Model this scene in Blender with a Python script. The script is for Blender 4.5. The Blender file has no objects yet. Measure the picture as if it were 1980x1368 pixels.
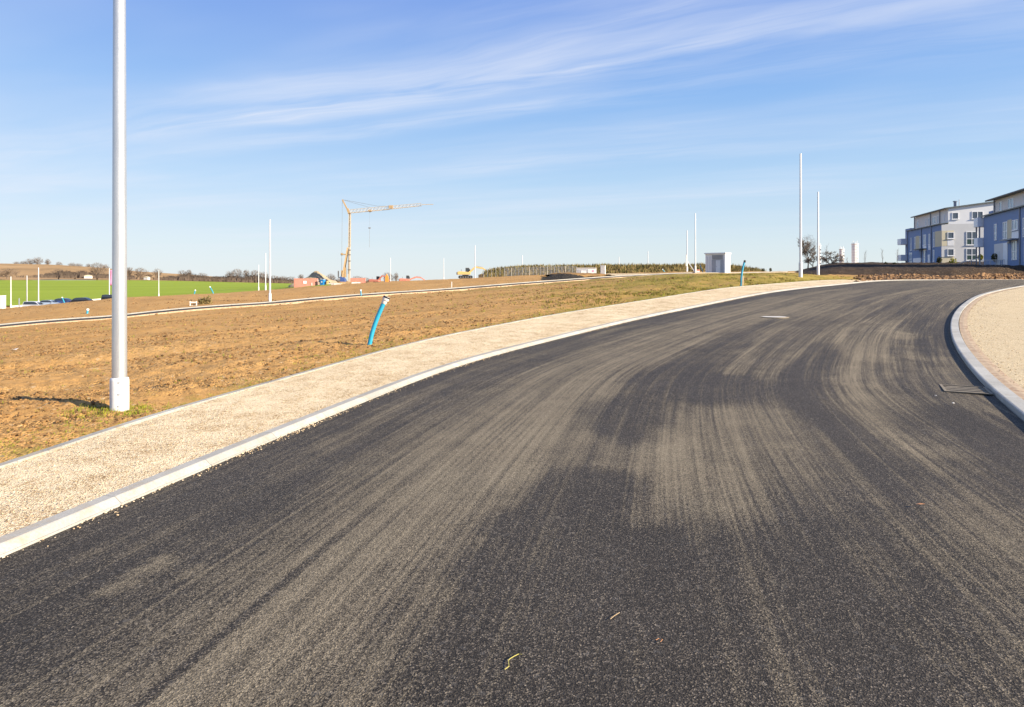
import bpy, math, random
import numpy as np
from mathutils import Vector, Matrix

random.seed(11)
rng = np.random.default_rng(7)
scene = bpy.context.scene
COL = scene.collection
R = math.radians

# ------------------------------------------------------------------ camera model of the photograph
F, CX, HY, E = 1320.0, 990.0, 540.0, 1.6      # focal length in photo pixels, principal column, horizon row, eye height


def P(px, py, d):
    """world point seen at photo pixel (px, py) at depth d"""
    return Vector(((px - CX) / F * d, d, E - (py - HY) / F * d))


# ------------------------------------------------------------------ value noise
_T = [np.random.default_rng(100 + i).random((256, 256)) for i in range(8)]


def vnoise(x, y, seed=0):
    x = np.asarray(x, float); y = np.asarray(y, float)
    xi = np.floor(x).astype(int); yi = np.floor(y).astype(int)
    fx = x - xi; fy = y - yi
    fx = fx * fx * (3 - 2 * fx); fy = fy * fy * (3 - 2 * fy)
    t = _T[seed % 8]
    a = t[xi & 255, yi & 255]; b = t[(xi + 1) & 255, yi & 255]
    c = t[xi & 255, (yi + 1) & 255]; d = t[(xi + 1) & 255, (yi + 1) & 255]
    return (a * (1 - fx) + b * fx) * (1 - fy) + (c * (1 - fx) + d * fx) * fy * 1.0


def fnoise(x, y, oct=4, seed=0, gain=.5):
    s = 0; a = 1; t = 0
    for i in range(oct):
        s = s + a * vnoise(x * 2 ** i + 17.3 * i, y * 2 ** i - 9.1 * i, seed + i)
        t += a; a *= gain
    return s / t


# ------------------------------------------------------------------ terrain height (thin plate spline through surveyed points)
def zr(y):
    t = np.clip((np.asarray(y, float) - 4) / 50, 0, 1)
    return 1.5 * t * t * (3 - 2 * t)


ctrl = []


def cp(px, d, z=None, py=None):
    if z is None:
        z = E - (py - HY) / F * d
    ctrl.append(((px - CX) / 660.0, math.log(d / 8.0), z))


for d, pxs in ((2, (-800, 200, 1200, 2200, 2800)), (4, (-800, 0, 1000, 2000, 2800)), (6, (100, 1000, 2000, 2800)), (8, (300, 1000, 2000, 2800)),
               (13, (700, 1200, 2000, 2800)), (20, (1100, 1500, 2000, 2800)), (28, (1380, 1700, 2100, 2800)),
               (36, (1560, 1800, 2200, 2800)), (44, (1680, 1900, 2300, 2800)), (52, (1740, 1900, 2300, 2800)), (60, (1830, 2000, 2400, 2800))):
    for p in pxs:
        cp(p, d, z=float(zr(d)))
for px, py, d in ((0, 632, 52), (215, 615, 55.6), (523, 588, 62), (860, 562, 71), (1090, 544, 79), (1300, 531, 88),
                  (0, 598, 75), (240, 576, 84), (400, 569, 90), (560, 558, 97), (700, 548, 110), (860, 541, 125), (918, 541, 160),
                  (1000, 534, 150), (1160, 531, 150), (1400, 529, 94), (1344, 529, 91), (1328, 526, 132),
                  (1250, 541, 55), (1400, 534, 50), (1548, 533, 50), (1480, 538, 46), (1640, 538, 58), (1582, 532, 66),
                  (592, 556, 185), (672, 549, 190), (760, 547, 210),                   (1433, 549, 41), (-500, 700, 45), (-600, 650, 70), (1000, 538.5, 300), (1300, 538, 300), (1600, 539, 300), (2000, 538, 300),
                  (1700, 534, 64), (1900, 535, 66), (2300, 536, 68), (900, 543, 300)):
    cp(px, d, py=py)
for px, d in ((150, 4.6), (580, 7), (850, 11), (1000, 14), (1200, 19.5), (1330, 25), (1430, 29), (1510, 32.5), (1580, 37), (1645, 41.5), (1720, 50)):
    cp(px, d, z=float(zr(d)))
for px, d in ((-100, 5.4), (130, 6.6), (295, 7.8), (525, 10), (660, 12.2), (808, 15.6), (936, 19), (1071, 22.5), (1260, 28.5), (1400, 33.5)):
    cp(px, d, z=float(zr(d)) + .04)
for px, d, z in ( (-500, 9, -.15), (-500, 20, -1.0), (0, 20, -.55), (0, 35, -1.3), (300, 30, -.55),
                 (0, 140, -5.2), (-600, 140, -5.5), (220, 140, -4.6), (420, 150, -3.3),
                 (-600, 450, .4), (0, 450, .6), (300, 450, .4), (560, 450, -1.6), (800, 450, -2), (-600, 170, -4.6), (0, 170, -4.4), (300, 180, -3.7),
                 (-800, 1500, -4), (200, 1500, -4), (1000, 1500, -4), (1900, 1500, -4), (2800, 1500, -4), (2800, 300, 0), (2400, 120, 3), (1900, 110, 3)):
    cp(px, d, z=z)
_c = np.array(ctrl)


def _k(r2):
    return r2 * np.log(np.maximum(r2, 1e-12))


_n = len(_c)
_A = np.zeros((_n + 3, _n + 3))
_dx = _c[:, None, 0] - _c[None, :, 0]; _dy = _c[:, None, 1] - _c[None, :, 1]
_A[:_n, :_n] = _k(_dx ** 2 + _dy ** 2) + np.eye(_n) * 1e-4
_A[:_n, _n] = 1; _A[:_n, _n + 1] = _c[:, 0]; _A[:_n, _n + 2] = _c[:, 1]
_A[_n:, :_n] = _A[:_n, _n:].T
_w = np.linalg.solve(_A, np.concatenate([_c[:, 2], [0, 0, 0]]))


def gz0(x, y):
    x = np.atleast_1d(np.asarray(x, float)); y = np.atleast_1d(np.asarray(y, float))
    yc = np.maximum(y, 2.0)
    u = np.clip(x / yc * 2, -2.7, 2.8); v = np.log(yc / 8.0)
    out = np.empty(u.shape)
    uf, vf, of = u.ravel(), v.ravel(), out.ravel()
    for i in range(0, uf.size, 20000):
        a = uf[i:i + 20000]; b = vf[i:i + 20000]
        k = _k((a[:, None] - _c[None, :, 0]) ** 2 + (b[:, None] - _c[None, :, 1]) ** 2)
        of[i:i + 20000] = k @ _w[:_n] + _w[_n] + _w[_n + 1] * a + _w[_n + 2] * b
    return of.reshape(u.shape)


CORRIDOR = None


def gz(x, y):
    """terrain: the surveyed surface, drawn onto the smooth design profile along the road corridor"""
    x = np.atleast_1d(np.asarray(x, float)); y = np.atleast_1d(np.asarray(y, float))
    z = gz0(x, y)
    if CORRIDOR is None:
        return z
    d = dist_to(x, y, CORRIDOR)
    i_ = inside(x, y, CORRIDOR[:-1])
    w_ = np.where(i_, 1.0, np.clip(1 - d / 3.0, 0, 1)); w_ = w_ * w_ * (3 - 2 * w_)
    return z * (1 - w_) + (zr(y) + .03 * np.clip(1 - i_, 0, 1) * 0) * w_


def inside(px, py, pg):
    r = np.zeros(px.shape, bool)
    j = len(pg) - 1
    for i in range(len(pg)):
        xi, yi, xj, yj = pg[i, 0], pg[i, 1], pg[j, 0], pg[j, 1]
        c = ((yi > py) != (yj > py)) & (px < (xj - xi) * (py - yi) / (yj - yi + 1e-12) + xi)
        r ^= c; j = i
    return r


def dist_to(px, py, q):
    out = np.full(px.shape, 1e9)
    a = q[:-1]; d = q[1:] - a; dd = (d ** 2).sum(1)
    for k in range(len(a)):
        t = np.clip(((px - a[k, 0]) * d[k, 0] + (py - a[k, 1]) * d[k, 1]) / dd[k], 0, 1)
        out = np.minimum(out, np.hypot(px - a[k, 0] - t * d[k, 0], py - a[k, 1] - t * d[k, 1]))
    return out


def g1(x, y):
    return float(gz(x, y)[0])


_dd = np.exp(np.linspace(math.log(2.0), math.log(400), 1500))


def hit(px, py, dz=0.0):
    """first point of the terrain (raised by dz) along the sight line of a photo pixel"""
    X = (px - CX) / F * _dd; Z = E - (py - HY) / F * _dd
    below = Z - gz(X, _dd) - dz
    i = int(np.argmax(below < 0)) if (below < 0).any() else len(_dd) - 1
    i = max(i, 1)
    t = below[i - 1] / (below[i - 1] - below[i] + 1e-9)
    t = min(max(t, 0), 1)
    d = _dd[i - 1] + t * (_dd[i] - _dd[i - 1])
    return ((px - CX) / F * d, d)


def hitz(px, py, dz=0.0):
    """the same on the smooth design profile of the road"""
    below = E - (py - HY) / F * _dd - zr(_dd) - dz
    i = max(1, int(np.argmax(below < 0)))
    t = below[i - 1] / (below[i - 1] - below[i])
    d = _dd[i - 1] + t * (_dd[i] - _dd[i - 1])
    return ((px - CX) / F * d, d)


# ------------------------------------------------------------------ mesh helpers
class MB:
    def __init__(self):
        self.v = []; self.f = []; self.m = []; self.mi = 0

    def add(self, vs, fs):
        o = len(self.v)
        self.v += [tuple(p) for p in vs]
        self.f += [tuple(i + o for i in f) for f in fs]
        self.m += [self.mi] * len(fs)
        return self

    def box(self, c, s, rot=None, top=1.0):
        hx, hy, hz = s[0] / 2, s[1] / 2, s[2] / 2
        vs = [Vector((x * hx * (top if z > 0 else 1), y * hy * (top if z > 0 else 1), z * hz)) for z in (-1, 1) for x, y in ((-1, -1), (1, -1), (1, 1), (-1, 1))]
        if rot is not None:
            vs = [rot @ v for v in vs]
        c = Vector(c)
        return self.add([v + c for v in vs], [(3, 2, 1, 0), (4, 5, 6, 7), (0, 1, 5, 4), (1, 2, 6, 5), (2, 3, 7, 6), (3, 0, 4, 7)])

    def b(self, x0, x1, y0, y1, z0, z1):
        return self.box(((x0 + x1) / 2, (y0 + y1) / 2, (z0 + z1) / 2), (abs(x1 - x0), abs(y1 - y0), abs(z1 - z0)))

    def bar(self, a, b, w, h=None):
        a, b = Vector(a), Vector(b); h = h or w
        d = b - a
        rot = d.to_track_quat('Y', 'Z').to_matrix()
        return self.box((a + b) / 2, (w, d.length, h), rot)

    def tube(self, pts, rad, n=10, caps=True):
        pts = [Vector(p) for p in pts]
        if not isinstance(rad, (list, tuple)):
            rad = [rad] * len(pts)
        rings = []; vs = []
        ref = None
        for i, p in enumerate(pts):
            d = (pts[min(i + 1, len(pts) - 1)] - pts[max(i - 1, 0)])
            if d.length < 1e-9:
                d = Vector((0, 0, 1))
            d.normalize()
            if ref is None:
                ref = Vector((1, 0, 0)) if abs(d.x) < .8 else Vector((0, 1, 0))
            s = d.cross(ref).normalized(); t = d.cross(s).normalized(); ref = -t if False else ref
            for k in range(n):
                a = 2 * math.pi * k / n
                vs.append(p + (s * math.cos(a) + t * math.sin(a)) * rad[i])
        fs = []
        for i in range(len(pts) - 1):
            for k in range(n):
                k2 = (k + 1) % n
                fs.append((i * n + k, i * n + k2, (i + 1) * n + k2, (i + 1) * n + k))
        if caps:
            fs.append(tuple(range(n - 1, -1, -1)))
            fs.append(tuple((len(pts) - 1) * n + k for k in range(n)))
        return self.add(vs, fs)

    def prism(self, poly, y0, y1, axis='y'):
        n = len(poly)
        if axis == 'y':
            vs = [(p[0], y0, p[1]) for p in poly] + [(p[0], y1, p[1]) for p in poly]
        elif axis == 'x':
            vs = [(y0, p[0], p[1]) for p in poly] + [(y1, p[0], p[1]) for p in poly]
        else:
            vs = [(p[0], p[1], y0) for p in poly] + [(p[0], p[1], y1) for p in poly]
        fs = [tuple(range(n)), tuple(range(2 * n - 1, n - 1, -1))] + [(i, n + i, n + (i + 1) % n, (i + 1) % n) for i in range(n)]
        return self.add(vs, fs)

    def build(self, name, mat, parent=None, smooth=False, bevel=0, loc=None, autosmooth=None):
        me = bpy.data.meshes.new(name)
        me.from_pydata(self.v, [], self.f)
        mats = mat if isinstance(mat, (list, tuple)) else [mat]
        for m in mats:
            me.materials.append(m)
        if len(mats) > 1:
            me.polygons.foreach_set('material_index', self.m)
        import bmesh
        bm = bmesh.new(); bm.from_mesh(me)
        bmesh.ops.recalc_face_normals(bm, faces=bm.faces)
        bm.to_mesh(me); bm.free()
        if smooth:
            me.polygons.foreach_set('use_smooth', [True] * len(me.polygons))
            me.set_sharp_from_angle(angle=R(40))
        o = bpy.data.objects.new(name, me); COL.objects.link(o)
        if parent is not None:
            o.parent = parent
        if loc is not None:
            o.location = loc
        if bevel:
            md = o.modifiers.new('bevel', 'BEVEL'); md.width = bevel; md.segments = 2; md.limit_method = 'ANGLE'
        return o


def npmesh(name, V, Fq, mat, smooth=True, uv=None, attrs=None):
    me = bpy.data.meshes.new(name)
    V = np.asarray(V, np.float32); Fq = np.asarray(Fq, np.int32)
    k = Fq.shape[1]
    me.vertices.add(len(V)); me.vertices.foreach_set('co', V.ravel())
    me.loops.add(Fq.size); me.loops.foreach_set('vertex_index', Fq.ravel())
    me.polygons.add(len(Fq))
    me.polygons.foreach_set('loop_start', np.arange(0, Fq.size, k, dtype=np.int32))
    me.polygons.foreach_set('loop_total', np.full(len(Fq), k, np.int32))
    me.update(calc_edges=True)
    me.polygons.foreach_set('use_smooth', np.full(len(Fq), bool(smooth)))
    if uv is not None:
        l = me.uv_layers.new(name='UVMap')
        l.data.foreach_set('uv', np.asarray(uv, np.float32)[Fq.ravel()].ravel())
    for an, av in (attrs or {}).items():
        a = me.attributes.new(an, 'FLOAT', 'POINT'); a.data.foreach_set('value', np.asarray(av, np.float32))
    for m in (mat if isinstance(mat, (list, tuple)) else [mat]):
        me.materials.append(m)
    me.validate()
    o = bpy.data.objects.new(name, me); COL.objects.link(o)
    return o


def gridfaces(nr, nc):
    i = np.arange(nr - 1)[:, None] * nc + np.arange(nc - 1)[None, :]
    i = i.ravel()
    return np.stack([i, i + 1, i + nc + 1, i + nc], 1)


def thing(name, label, cat, loc=(0, 0, 0), rz=0, group=None):
    o = bpy.data.objects.new(name, None); COL.objects.link(o)
    o.empty_display_size = .3
    o.location = loc; o.rotation_euler = (0, 0, rz)
    return tag(o, label, cat, group)


def tag(o, label, cat, group=None):
    o['label'] = label; o['category'] = cat
    if group:
        o['group'] = group
    return o


def struct(o, kind='structure', label=None):
    o['kind'] = kind
    if label:
        o['label'] = label
    return o


def stuff(o, label, cat):
    o['kind'] = 'stuff'
    return tag(o, label, cat)


def dup(root, loc, rz, label, group=None, scale=None):
    r = root.copy(); COL.objects.link(r); r.location = loc; r.rotation_euler = (0, 0, rz); r['label'] = label
    if group:
        r['group'] = group
    if scale is not None:
        r.scale = scale
    for ch in list(root.children):
        c = ch.copy(); COL.objects.link(c); c.parent = r
        for g in list(ch.children):
            d = g.copy(); COL.objects.link(d); d.parent = c
    return r


# ------------------------------------------------------------------ material helpers
class NT:
    def __init__(self, name):
        self.m = bpy.data.materials.new(name); self.m.use_nodes = True
        self.t = self.m.node_tree; self.t.nodes.clear()
        self.out = self.t.nodes.new('ShaderNodeOutputMaterial')

    def n(self, typ, ins=None, **kw):
        nd = self.t.nodes.new('ShaderNode' + typ)
        for k, v in kw.items():
            setattr(nd, k, v)
        for k, v in (ins or {}).items():
            self.set(nd, k, v)
        return nd

    def set(self, nd, k, v):
        s = nd.inputs[k]
        if hasattr(v, 'is_linked') or isinstance(v, bpy.types.NodeSocket):
            self.t.links.new(v, s)
        else:
            s.default_value = v

    def math(self, op, a, b=None, c=None, clamp=False):
        nd = self.t.nodes.new('ShaderNodeMath'); nd.operation = op; nd.use_clamp = clamp
        self.set(nd, 0, a)
        if b is not None:
            self.set(nd, 1, b)
        if c is not None:
            self.set(nd, 2, c)
        return nd.outputs[0]

    def mix(self, f, a, b, blend='MIX'):
        nd = self.t.nodes.new('ShaderNodeMix'); nd.data_type = 'RGBA'; nd.blend_type = blend
        nd.clamp_factor = True
        self.set(nd, 0, f); self.set(nd, 6, a); self.set(nd, 7, b)
        return nd.outputs[2]

    def noise(self, vec, scale, detail=3, rough=.55, dist=0):
        nd = self.n('TexNoise', {'Scale': scale, 'Detail': detail, 'Roughness': rough, 'Distortion': dist})
        if vec is not None:
            self.set(nd, 'Vector', vec)
        return nd.outputs['Fac']

    def vor(self, vec, scale, out='Color', feature='F1'):
        nd = self.n('TexVoronoi', {'Scale': scale}, feature=feature)
        if vec is not None:
            self.set(nd, 'Vector', vec)
        return nd.outputs[out]

    def ramp(self, f, stops, interp='LINEAR'):
        nd = self.t.nodes.new('ShaderNodeValToRGB'); self.set(nd, 0, f)
        cr = nd.color_ramp; cr.interpolation = interp
        while len(cr.elements) < len(stops):
            cr.elements.new(.5)
        for e, (p, c) in zip(cr.elements, stops):
            e.position = p
            e.color = (c, c, c, 1) if isinstance(c, (int, float)) else (*c, 1)
        return nd.outputs[0]

    def maprange(self, f, a, b, c=0, d=1):
        nd = self.n('MapRange', {'Value': f, 'From Min': a, 'From Max': b, 'To Min': c, 'To Max': d}); nd.clamp = True
        return nd.outputs[0]

    def coord(self, out='Object'):
        return self.n('TexCoord').outputs[out]

    def mapping(self, vec, scale=(1, 1, 1), rot=(0, 0, 0), loc=(0, 0, 0)):
        return self.n('Mapping', {'Vector': vec, 'Scale': scale, 'Rotation': rot, 'Location': loc}).outputs[0]

    def attr(self, name):
        return self.n('Attribute', attribute_name=name).outputs['Fac']

    def bump(self, h, strength=.5, dist=.02, normal=None):
        nd = self.n('Bump', {'Height': h, 'Strength': strength, 'Distance': dist})
        if normal is not None:
            self.set(nd, 'Normal', normal)
        return nd.outputs[0]

    def bsdf(self, color, rough=.8, normal=None, metal=0, spec=.4, **kw):
        nd = self.n('BsdfPrincipled', {'Base Color': color, 'Roughness': rough, 'Metallic': metal, 'Specular IOR Level': spec})
        for k, v in kw.items():
            self.set(nd, k, v)
        if normal is not None:
            self.set(nd, 'Normal', normal)
        self.t.links.new(nd.outputs[0], self.out.inputs[0])
        return self.m


def rgb(*c):
    return (c[0], c[1], c[2], 1)


def paint(name, c, rough=.5, var=.12, scale=6, metal=0, spec=.4, bump=0, grime=None):
    """painted or plain surface with slight uneven weathering"""
    t = NT(name); co = t.coord()
    n = t.noise(co, scale, 4, .6)
    k = t.maprange(n, .3, .7, 1 - var, 1 + var * .6)
    col = t.mix(1.0, rgb(*c), t.n('CombineColor', {0: k, 1: k, 2: k}).outputs[0], 'MULTIPLY')
    if grime:
        g = t.maprange(t.noise(co, scale * .6, 6, .7), .52, .75)
        col = t.mix(t.math('MULTIPLY', g, .6), col, rgb(*grime))
    nm = t.bump(t.noise(co, scale * 12, 3), bump, .01) if bump else None
    return t.bsdf(col, t.maprange(n, .3, .7, rough * .85, min(1, rough * 1.15)), nm, metal, spec)


M = {}


def m_asphalt(name='asphalt', use_attr=True):
    t = NT(name); co = t.coord('Object'); uv = t.coord('UV')
    cv = t.n('SeparateColor', {0: t.vor(co, 150)}).outputs[0]
    c2 = t.n('SeparateColor', {0: t.vor(co, 48)})
    cv2 = c2.outputs[1]
    big = t.noise(co, .45, 5, .6)
    tone = t.mix(t.maprange(big, .35, .65), rgb(.038, .0315, .0240), rgb(.049, .041, .032))
    br = t.ramp(cv, [(0, .45), (.5, .85), (.8, 1.5), (.94, 2.6), (1, 4.6)])
    stone = t.mix(1.0, tone, br, 'MULTIPLY')
    stone = t.mix(t.math('MULTIPLY', t.maprange(cv2, .93, .99), .2), stone, rgb(.17, .16, .145))
    s1 = t.noise(t.mapping(uv, (1.7, .07, 1)), 1, 4, .6)
    s2 = t.noise(t.mapping(uv, (8.5, .10, 1), loc=(3, 7, 0)), 1, 4, .62)
    s3 = t.noise(t.mapping(uv, (30, .22, 1), loc=(9, 2, 0)), 1, 2, .5)
    blot = t.noise(co, 2.0, 6, .68)
    grain = t.noise(co, 75, 3, .75)
    d = t.attr('dust') if use_attr else .45
    def term(d, x, k):
        return t.math('ADD', d, t.math('MULTIPLY', t.math('SUBTRACT', x, .5), k))
    d = term(d, s1, .75); d = term(d, s2, 1.5); d = term(d, s3, 1.45); d = term(d, blot, .85)
    soft = t.maprange(d, .1, .95)
    d = term(d, grain, 1.35); d = term(d, cv, .42); d = term(d, cv2, .1)
    mask = t.maprange(d, .14, 1.22)
    dcol = t.mix(t.noise(co, .7, 5), rgb(.205, .166, .112), rgb(.285, .238, .162))
    dk = t.maprange(cv, 0, 1, .62, 1.3)
    dcol = t.mix(1.0, dcol, t.n('CombineColor', {0: dk, 1: dk, 2: dk}).outputs[0], 'MULTIPLY')
    col = t.mix(t.math('MULTIPLY', mask, .92), stone, dcol)
    # scattered pale crumbs of dried mud
    crumb = t.math('MULTIPLY', t.maprange(t.noise(t.mapping(uv, (8, 3.6, 1)), 1, 3, .6), .68, .74), t.maprange(t.noise(co, .6, 3), .45, .62))
    col = t.mix(t.math('MULTIPLY', crumb, t.maprange(grain, .35, .6, .2, .75)), col, rgb(.30, .26, .185))
    vd = t.vor(co, 150, 'Distance')
    nm = t.bump(t.math('ADD', vd, t.math('MULTIPLY', grain, 1.2)), .6, .005)
    nm = t.bump(big, .25, .05, nm)
    return t.bsdf(col, t.maprange(soft, 0, 1, .7, .95), nm, 0, .18)


def m_gravel(name, dark=(.21, .135, .075), mid=(.44, .335, .215), light=(.66, .57, .44), patch=.75):
    t = NT(name); co = t.coord('Object'); uv = t.coord('UV')
    c1 = t.n('SeparateColor', {0: t.vor(co, 88)})
    c2 = t.n('SeparateColor', {0: t.vor(co, 33)})
    v = t.math('ADD', t.math('MULTIPLY', c1.outputs[0], .62), t.math('MULTIPLY', c2.outputs[1], .26))
    streak = t.noise(t.mapping(uv, (2.6, 2.2, 1)), 1, 6, .66, .8)
    pat = t.noise(co, .7, 5, .6)
    v = t.math('ADD', v, t.math('MULTIPLY', t.math('SUBTRACT', streak, .47), patch))
    v = t.math('ADD', v, t.math('MULTIPLY', t.math('SUBTRACT', pat, .47), patch * .6))
    col = t.ramp(v, [(0.02, dark), (.36, mid), (.62, tuple(x * .88 for x in light)), (.95, light)])
    rust = t.maprange(c1.outputs[2], .86, .97)
    col = t.mix(t.math('MULTIPLY', rust, .55), col, rgb(.40, .20, .09))
    nm = t.bump(t.vor(co, 88, 'Distance'), .8, .012)
    nm = t.bump(streak, .45, .04, nm)
    return t.bsdf(col, .92, nm, 0, .2)


def m_soil(name, a=(.27, .145, .048), b=(.475, .264, .088), c=(.565, .34, .128), green=True, stripe=R(31), dark=.72):
    t = NT(name); co = t.coord('Object')
    big = t.noise(co, .16, 5, .6)
    med = t.noise(co, 1.7, 5, .65)
    fine = t.noise(co, 17, 4, .7)
    st = t.noise(t.mapping(t.mapping(co, rot=(0, 0, -stripe)), (.045, .85, .5)), 1, 4, .6)
    v = t.math('ADD', t.math('MULTIPLY', big, .35), t.math('MULTIPLY', med, .3))
    v = t.math('ADD', v, t.math('MULTIPLY', fine, .2)); v = t.math('ADD', v, t.math('MULTIPLY', st, .35))
    col = t.ramp(v, [(.40, a), (.58, b), (.78, c)])
    cl = t.n('SeparateColor', {0: t.vor(co, 21)})
    clod = t.math('MULTIPLY', t.maprange(cl.outputs[0], .72, .86), t.maprange(st, .40, .60))
    col = t.mix(t.math('MULTIPLY', clod, dark), col, rgb(*[x * .38 for x in a]))  # dark specks: shade beside and between clods painted into the soil colour
    pale = t.math('MULTIPLY', t.maprange(cl.outputs[1], .95, .99), .5)
    col = t.mix(pale, col, rgb(.55, .43, .27))
    if green:
        g = t.attr('green')
        gn = t.noise(co, 2.6, 6, .7); gf = t.noise(co, 30, 3, .7)
        gm = t.math('ADD', g, t.math('ADD', t.math('MULTIPLY', t.math('SUBTRACT', gn, .5), 1.6), t.math('MULTIPLY', t.math('SUBTRACT', gf, .5), .9)))
        gm = t.maprange(gm, .38, .8)
        gc = t.mix(t.noise(co, 5, 3), rgb(.22, .19, .022), rgb(.15, .165, .022))
        col = t.mix(t.math('MULTIPLY', gm, .72), col, gc)
    h = t.math('ADD', t.math('MULTIPLY', fine, .55), t.math('MULTIPLY', med, .35))
    nm = t.bump(h, .8, .035)
    nm = t.bump(t.vor(co, 34, 'Distance'), t.maprange(st, .40, .62, .15, .8), .03, nm)
    return t.bsdf(col, .95, nm, 0, .15)


def m_concrete(name, c=(.50, .49, .46), joint=None, var=.16, dirt=.5):
    t = NT(name); co = t.coord('Object')
    n1 = t.noise(co, 1.3, 5, .6); n2 = t.noise(co, 60, 3, .7)
    v = t.math('ADD', t.math('MULTIPLY', n1, .5), t.math('MULTIPLY', n2, .5))
    k = t.maprange(v, .32, .68, 1 - var * 1.6, 1 + var)
    col = t.mix(1, rgb(*c), t.n('CombineColor', {0: k, 1: k, 2: k}).outputs[0], 'MULTIPLY')
    st = t.maprange(t.noise(co, 5.5, 7, .8), .5, .66)
    col = t.mix(t.math('MULTIPLY', st, dirt), col, rgb(.34, .27, .18))
    if joint:
        uv = t.n('SeparateXYZ', {0: t.coord('UV')})
        fr = t.math('FRACT', t.math('DIVIDE', uv.outputs[1], joint))
        j = t.math('LESS_THAN', fr, .008 / joint)
        col = t.mix(t.math('MULTIPLY', j, .55), col, rgb(.09, .08, .065))
        pc = t.math('FRACT', t.math('MULTIPLY', t.math('FLOOR', t.math('DIVIDE', uv.outputs[1], joint)), .618))
        k2 = t.maprange(pc, 0, 1, .9, 1.06)
        col = t.mix(1, col, t.n('CombineColor', {0: k2, 1: k2, 2: k2}).outputs[0], 'MULTIPLY')
    nm = t.bump(n2, .35, .004)
    return t.bsdf(col, .85, nm, 0, .25)


def m_paver(name):
    t = NT(name); co = t.coord('Object'); uv = t.coord('UV')
    b = t.n('TexBrick', {'Vector': t.mapping(uv, (1, 1, 1), rot=(0, 0, R(90))), 'Scale': 1.0, 'Color1': rgb(.42, .29, .19), 'Color2': rgb(.33, .20, .125), 'Mortar': rgb(.34, .26, .17),
                         'Mortar Size': .008, 'Brick Width': .2, 'Row Height': .1})
    col = t.mix(t.maprange(t.noise(co, 7, 6, .75), .38, .6, 0, .85), b.outputs[0], rgb(.58, .45, .29))
    return t.bsdf(col, .9, t.bump(t.noise(co, 50, 3), .4, .006), 0, .2)


def m_field():
    t = NT('winter_crop'); co = t.coord('Object')
    n = t.noise(t.mapping(t.mapping(co, rot=(0, 0, R(-8))), (.006, .06, 1)), 1, 5, .6)
    n2 = t.noise(co, .9, 4, .7)
    v = t.math('ADD', t.math('MULTIPLY', n, .65), t.math('MULTIPLY', n2, .35))
    col = t.ramp(v, [(.3, (.21, .265, .018)), (.55, (.265, .33, .028)), (.75, (.32, .37, .045))])
    return t.bsdf(col, .9, t.bump(n2, .5, .2), 0, .15)


def m_hill():
    t = NT('dry_hill'); co = t.coord('Object')
    n = t.noise(t.mapping(co, (.004, .03, .09)), 1, 5, .65)
    n2 = t.noise(co, .05, 6, .7)
    v = t.math('ADD', t.math('MULTIPLY', n, .6), t.math('MULTIPLY', n2, .4))
    col = t.ramp(v, [(.32, (.22, .15, .075)), (.5, (.40, .25, .115)), (.68, (.47, .32, .17)), (.8, (.30, .24, .10))])
    return t.bsdf(col, .95, t.bump(n2, .6, 2), 0, .1)


def m_metal():
    t = NT('galvanised_steel'); co = t.coord('Object')
    n = t.noise(t.mapping(co, (9, 9, 1.3)), 1, 5, .65); sp = t.noise(co, 70, 3, .6)
    v = t.math('ADD', t.math('MULTIPLY', n, .6), t.math('MULTIPLY', sp, .4))
    col = t.ramp(v, [(.3, (.46, .465, .47)), (.55, (.56, .56, .56)), (.8, (.64, .64, .635))])
    return t.bsdf(col, t.maprange(v, .3, .7, .33, .5), t.bump(sp, .06, .002), .72, .5)


def m_leaf(name, a, b, rough=.85):
    t = NT(name); oi = t.n('ObjectInfo'); g = t.n('NewGeometry')
    r = g.outputs['Random Per Island']
    col = t.mix(r, rgb(*a), rgb(*b))
    m = t.bsdf(col, rough, None, 0, .15)
    return m


def m_glass(name='window_glass', c=(.05, .065, .085), spec=.6, rough=.06):
    t = NT(name); co = t.coord()
    col = t.mix(t.noise(co, 1.4, 3), rgb(*c), rgb(*[x * 2.1 for x in c]))
    return t.bsdf(col, rough, None, 0, spec)


M['asphalt'] = m_asphalt()
M['gravel'] = m_gravel('gravel_pavement', dark=(.27, .165, .072), mid=(.62, .458, .255), light=(.86, .71, .465), patch=1.15)
M['gravel2'] = m_gravel('gravel_island', dark=(.30, .215, .115), mid=(.57, .445, .262), light=(.73, .605, .39), patch=.32)
M['soil'] = m_soil('ochre_soil')
M['bank'] = m_soil('shaded_dark_topsoil', (.022, .014, .0085), (.044, .028, .016), (.078, .05, .029), green=False, dark=.7)  # topsoil tone darkened further to carry the shade of the flats
M['mound'] = m_soil('mound_soil', (.14, .08, .032), (.25, .145, .055), (.33, .20, .08), green=False)
M['shade_soil'] = m_soil('shaded_heap_face', (.016, .014, .011), (.03, .026, .02), (.05, .043, .033), green=False)  # darker soil for the heap's front face, shade put into the colour
M['heap'] = m_soil('gravel_heap', (.24, .18, .11), (.40, .31, .19), (.52, .42, .28), green=False)
M['kerb'] = m_concrete('kerb_concrete', (.38, .365, .325), joint=1.0, dirt=.7)
M['edge'] = m_concrete('edging_concrete', (.38, .365, .32), joint=1.0, var=.3, dirt=.95)
M['kerb2'] = m_concrete('kerb_concrete_pale', (.45, .435, .385), joint=1.0)
M['concrete'] = m_concrete('plain_concrete', (.46, .45, .42))
M['paver'] = m_paver('red_paver_strip')
M['field'] = m_field(); M['hill'] = m_hill(); M['steel'] = m_metal()
M['sleeve'] = paint('white_sleeve_paint', (.68, .68, .66), .5, .10, 5, grime=(.5, .46, .38))
M['white'] = paint('white_paint', (.80, .80, .78), .5, .06, 3)
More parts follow.
